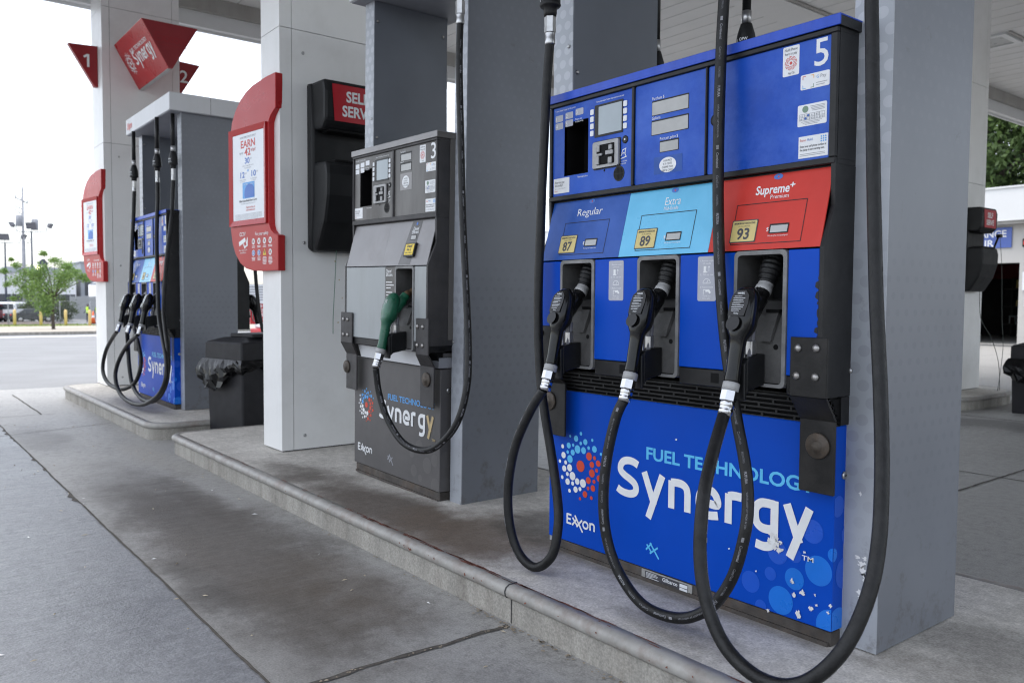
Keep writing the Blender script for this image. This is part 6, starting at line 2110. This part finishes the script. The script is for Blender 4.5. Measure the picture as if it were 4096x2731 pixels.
sl_ = thing('storage_silo', 'pale round storage silo beside the red poster board, across the road', 'silo', (-98.9, 19.85, -1.15))
MB('building_white').lathe((0, 0, 0), (0, 0, 3.75), [(0, .72), (1, .72)], 24).build('tank', sl_)
MB('building_grey').lathe((0, 0, 3.752), (0, 0, 4.0), [(0, .74), (1, .2)], 24).build('cap', sl_)
fe = thing('slat_fence', 'grey vertical slat fence behind the parking area across the road', 'fence', (-93.2, 17.2, -1.12))
f_ = MB('fence_grey')
for q in range(34): f_.box(-.03, .03, -.9+q*.13, -.79+q*.13, .08, 2.40)
f_.box(-.06, -.031, -.9, 3.5, .5, .62); f_.box(-.06, -.031, -.9, 3.5, 1.95, 2.07)
f_.build('slats', fe)
for q in range(4): MB('pole_grey').box(-.10, -.061, -.9+q*1.4, -.80+q*1.4, 0, 2.5).build('post', fe)
cf_ = thing('chain_link_fence', 'chain link fence with thin posts in front of the mulch bed', 'fence', (-73.0, 11, gz(-73)+.1))
for q, yy in enumerate((-2.45, -.3, 1.05, 3.2)):
    MB('pole_grey').lathe((0, yy, 0), (0, yy, 1.9), [(0, .035), (1, .035)], 8).build('post', cf_)
m_ = MB('pole_grey')
m_.tube([(0, -2.45, 1.88), (0, 3.2, 1.88)], .018, 6)
nn_ = 48
for q in range(nn_):
    y0 = -2.45+5.65*q/nn_
    for s_ in (-1, 1):
        y1 = y0+s_*1.8
        m_.tube([(0.004*s_, y0, .05), (0.004*s_, max(-2.45, min(3.2, y1)), .05+1.8*abs(max(-2.45, min(3.2, y1))-y0)/1.8)], .004, 3, False)
m_.build('wire_mesh', cf_)

def person(label, loc, rot, k=1.0):
    t = thing('person', label, 'person', loc, (0, 0, R(rot)), 'workers in yellow vests')
    me = bpy.data.meshes.new('body')
    V = [(0, 0, .98), (0, 0, 1.2), (0, 0, 1.42), (0, 0, 1.52), (0, .02, 1.63), (0, .015, 1.74), (.10, 0, .92), (.12, .02, .5), (.12, 0, .08), (.13, .12, .04), (-.10, 0, .92), (-.13, -.04, .5), (-.14, -.06, .08), (-.15, .06, .04),
         (.20, 0, 1.42), (.27, .04, 1.15), (.26, .2, .95), (-.20, 0, 1.42), (-.28, .0, 1.14), (-.29, .1, .88), (-.29, .13, .80), (.26, .26, .90)]
    E_ = [(0, 1), (1, 2), (2, 3), (3, 4), (4, 5), (0, 6), (6, 7), (7, 8), (8, 9), (0, 10), (10, 11), (11, 12), (12, 13), (2, 14), (14, 15), (15, 16), (2, 17), (17, 18), (18, 19), (19, 20), (16, 21)]
    rad = [.15, .15, .16, .06, .095, .075, .095, .065, .045, .035, .095, .065, .045, .035, .07, .048, .036, .07, .048, .036, .03, .03]
    me.from_pydata([tuple(v) for v in V], E_, [])
    for nm in ('cloth_dark', 'skin'): me.materials.append(M[nm])
    o = bpy.data.objects.new('body', me)
    C.objects.link(o)
    o.parent = t
    sk_ = o.modifiers.new('skin', 'SKIN')
    for i, r_ in enumerate(rad): me.skin_vertices[0].data[i].radius = (r_, r_*.8)
    me.skin_vertices[0].data[0].use_root = True
    o.modifiers.new('sub', 'SUBSURF').levels = 1
    v_ = MB('vest')
    v_.ring_loft([[(.205*math.cos(a)*q, .15*math.sin(a)*q, z) for a in [2*math.pi*i/16 for i in range(16)]] for z, q in ((.93, .95), (1.15, 1.0), (1.38, 1.08), (1.48, .75), (1.50, .4))], cap=False)
    v_.m('sticker').ring_loft([[(.214*math.cos(a), .158*math.sin(a), z) for a in [2*math.pi*i/16 for i in range(16)]] for z in (1.05, 1.10)], cap=False)
    v_.build('vest', t)
    MB('skin').lathe((0, .02, 1.56), (0, .03, 1.73), [(0, .05), (.3, .085), (.7, .085), (1, .05)], 12).build('face', t)
    hr = MB('cloth_dark').lathe((0, .0, 1.66), (0, .0, 1.78), [(0, .10), (.5, .095), (.9, .06), (1, .02)], 12)
    hr.box(-.07, .07, .06, .17, 1.685, 1.70, .005)
    hr.build('cap', t)
    t.scale = (k, k, k)
    return t
person('worker in a yellow safety vest standing behind the rightmost bollard', (-82.8, 15.93, -1.12), 200, .97)
person('worker in a yellow safety vest half hidden by the white column', (-83.4, 16.88, -1.12), 240, .95)
cn_ = thing('traffic_cone', 'orange traffic cone beside the workers across the road', 'traffic cone', (-79.6, 15.72, -1.12))
cb = MB('cone_orange').lathe((0, 0, .04), (0, 0, 1.1), [(0, .20), (.55, .11), (1, .04)], 14)
cb.m('sticker').lathe((0, 0, .55), (0, 0, .72), [(0, .125), (1, .1)], 14, cap=False)
cb.build('cone', cn_)
MB('rubber').box(-.25, .25, -.25, .25, 0, .04, .01).build('base', cn_)

# sale sign past the far pump
t = thing('sale_sign', 'white and red printed board glimpsed behind the far pump and the bin', 'sign', (-15.65, 6.05, 0))
a_ = MB('paper').box(-.03, .0, -.32, .32, 1.02, 1.39)
a_.m('label_red').box(-.03, .0, -.20, .32, .62, 1.015)
a_.build('panel', t)
tw = MB('white')
ff_ = lambda u, v: (.0015, u, v)
for i, s_ in enumerate(('THE', 'BEST', 'USE', 'THE')): tw.text(s_, ff_, .03, .94-.085*i, .06, .2, 'c', .02)
tw.m('print_grey')
for i in range(6): tw.stroke(ff_, [(-.26, 1.34-.05*i), (.2, 1.34-.05*i)], .016)
tw.build('lettering', t)
MB('pole_grey').box(.06, .10, .33, .38, 0, 1.9).build('post', t)
cr_ = thing('drinks_crate', 'red and pale crate below the printed board behind the far pump', 'crate', (-15.5, 5.95, 0))
MB('label_red').box(-.3, .3, -.05, .55, 0, .54, .02).build('case', cr_)
MB('paper').box(-.24, .24, .0, .5, .543, .66, .03).build('wrap', cr_)

# ------------------------------------------------------------------ garage and trees, right
GY = 23.9
t = thing('garage_building', 'low white repair garage with an open bay at far right', 'building', (-12, GY, 0))
w_ = MB('garage_wall')
w_.box(-18, .6, 0, .25, 0, 3.28)
w_.box(.6, 3.11, 0, .25, 2.20, 3.28)
w_.box(3.11, 4.9, 0, .25, 0, 3.28)
w_.box(7.9, 20, 0, .25, 0, 3.28)
w_.box(4.9, 7.9, 0, .25, 2.2, 3.28)
w_.build('wall', t)
fa = MB('fascia')
for q in range(16): fa.box(-18.2+q*2.4, -15.803+q*2.4, -.35, .1, 3.283, 4.13)
fa.box(-18.25, 20.25, -.38, .1, 4.132, 4.18)
fa.m('gutter').box(-18.2, 20.2, -.30, -.002, 3.20, 3.28)
fa.build('roof_fascia', t)
MB('building_grey').box(-18, 20, .12, 9, 4.0, 4.1).build('roof', t)
it = MB('interior_dark')
it.box(-1.5, 9, 8.0, 8.1, 0, 3.9)
it.box(-1.6, -1.5, .26, 8, 0, 3.9); it.box(9, 9.1, .26, 8, 0, 3.9)
it.box(-1.5, 9, .26, 8, 3.3, 3.4)
it.m('interior_red').box(-1.5, 9, 7.95, 7.99, 2.0, 2.5)
it.build('interior', t)
MB('label_red').box(.62, .74, -.02, -.002, 0, 2.2).build('door_trim', t)
MB('garage_wall').box(-1.4, 8.9, .27, 7.9, .001, .006).build('floor_slab', t)
sg = thing('repair_sign', 'blue board lettered OIL CHANGE REPAIR over the garage bay', 'sign', (-9.95, GY-.01, 2.6))
MB('sign_blue').box(-.86, .86, -.03, 0, 0, .54, .004).build('board', sg)
s_ = MB('white')
s_.text('OIL CHANGE', front(-.03, .002), 0, .29, .17, 1.46, 'c', .025).text('REPAIR', front(-.03, .002), 0, .045, .17, .86, 'c', .025)
s_.build('lettering', sg)
lo2 = thing('window_led_sign', 'small red lit window sign on the garage pier', 'sign', (-8.62, GY-.02, 2.62))
l_ = MB('bezel').box(-.2, .3, -.05, 0, -.02, .20, .01)
l_.m('led_red').stroke(front(-.05, .002), rr(-.14, .24, .03, .15, .03, 4), .035, True)
l_.build('panel', lo2)
pn = thing('notice_board', 'pale notice sheet on the garage pier at the right edge', 'sign', (-8.62, GY-.01, 1.05))
MB('sticker').box(-.12, .3, -.03, 0, .0, .34, .004).box(-.18, .3, -.03, 0, .42, .9, .004).build('sheet', pn)
rk = thing('parts_shelf', 'dim shelf of parts inside the open garage bay', 'shelf', (-10.6, GY+6.6, 0))
rs_ = MB('bracket_grey')
for z in (.4, 1.0, 1.6): rs_.box(-1.2, 2.6, 0, .6, z, z+.05)
for x in (-1.2, .7, 2.55): rs_.box(x, x+.05, .6, .65, 0, 2)
rs_.build('frame', rk)
random.seed(12)
gd = MB('print_grey')
for q in range(22):
    gd.m(random.choice(['print_grey', 'octane', 'bracket', 'label_red', 'building_grey']))
    x, z = random.uniform(-1.1, 2.3), random.choice([.452, 1.052, 1.652])
    gd.box(x, x+random.uniform(.1, .22), .05, .4, z, z+random.uniform(.12, .35))
gd.build('goods', rk)
yb_ = MB('yellow').lathe((0, 0, 0), (0, 0, .38), [(0, .14), (1, .17)], 14)
tag(yb_.build('mop_bucket', loc=(-10.75, GY+1.6, .006)), 'yellow bucket on the garage floor by the red trim', 'bucket')
tree('tall dense dark green tree behind the garage roof', -13.5, 30.5, 0, 11, (0, 0, 7.2), (4.4, 3.2, 3.9), 30000, .11, 'leaf_dark', 31, .3, 120, .4, 'trees behind the garage')
tree('second dense green tree further right behind the garage', -8.6, 31.5, 0, 10, (0, 0, 6.6), (3.8, 3.0, 3.6), 26000, .11, 'leaf_dark', 32, .3, 100, .4, 'trees behind the garage')
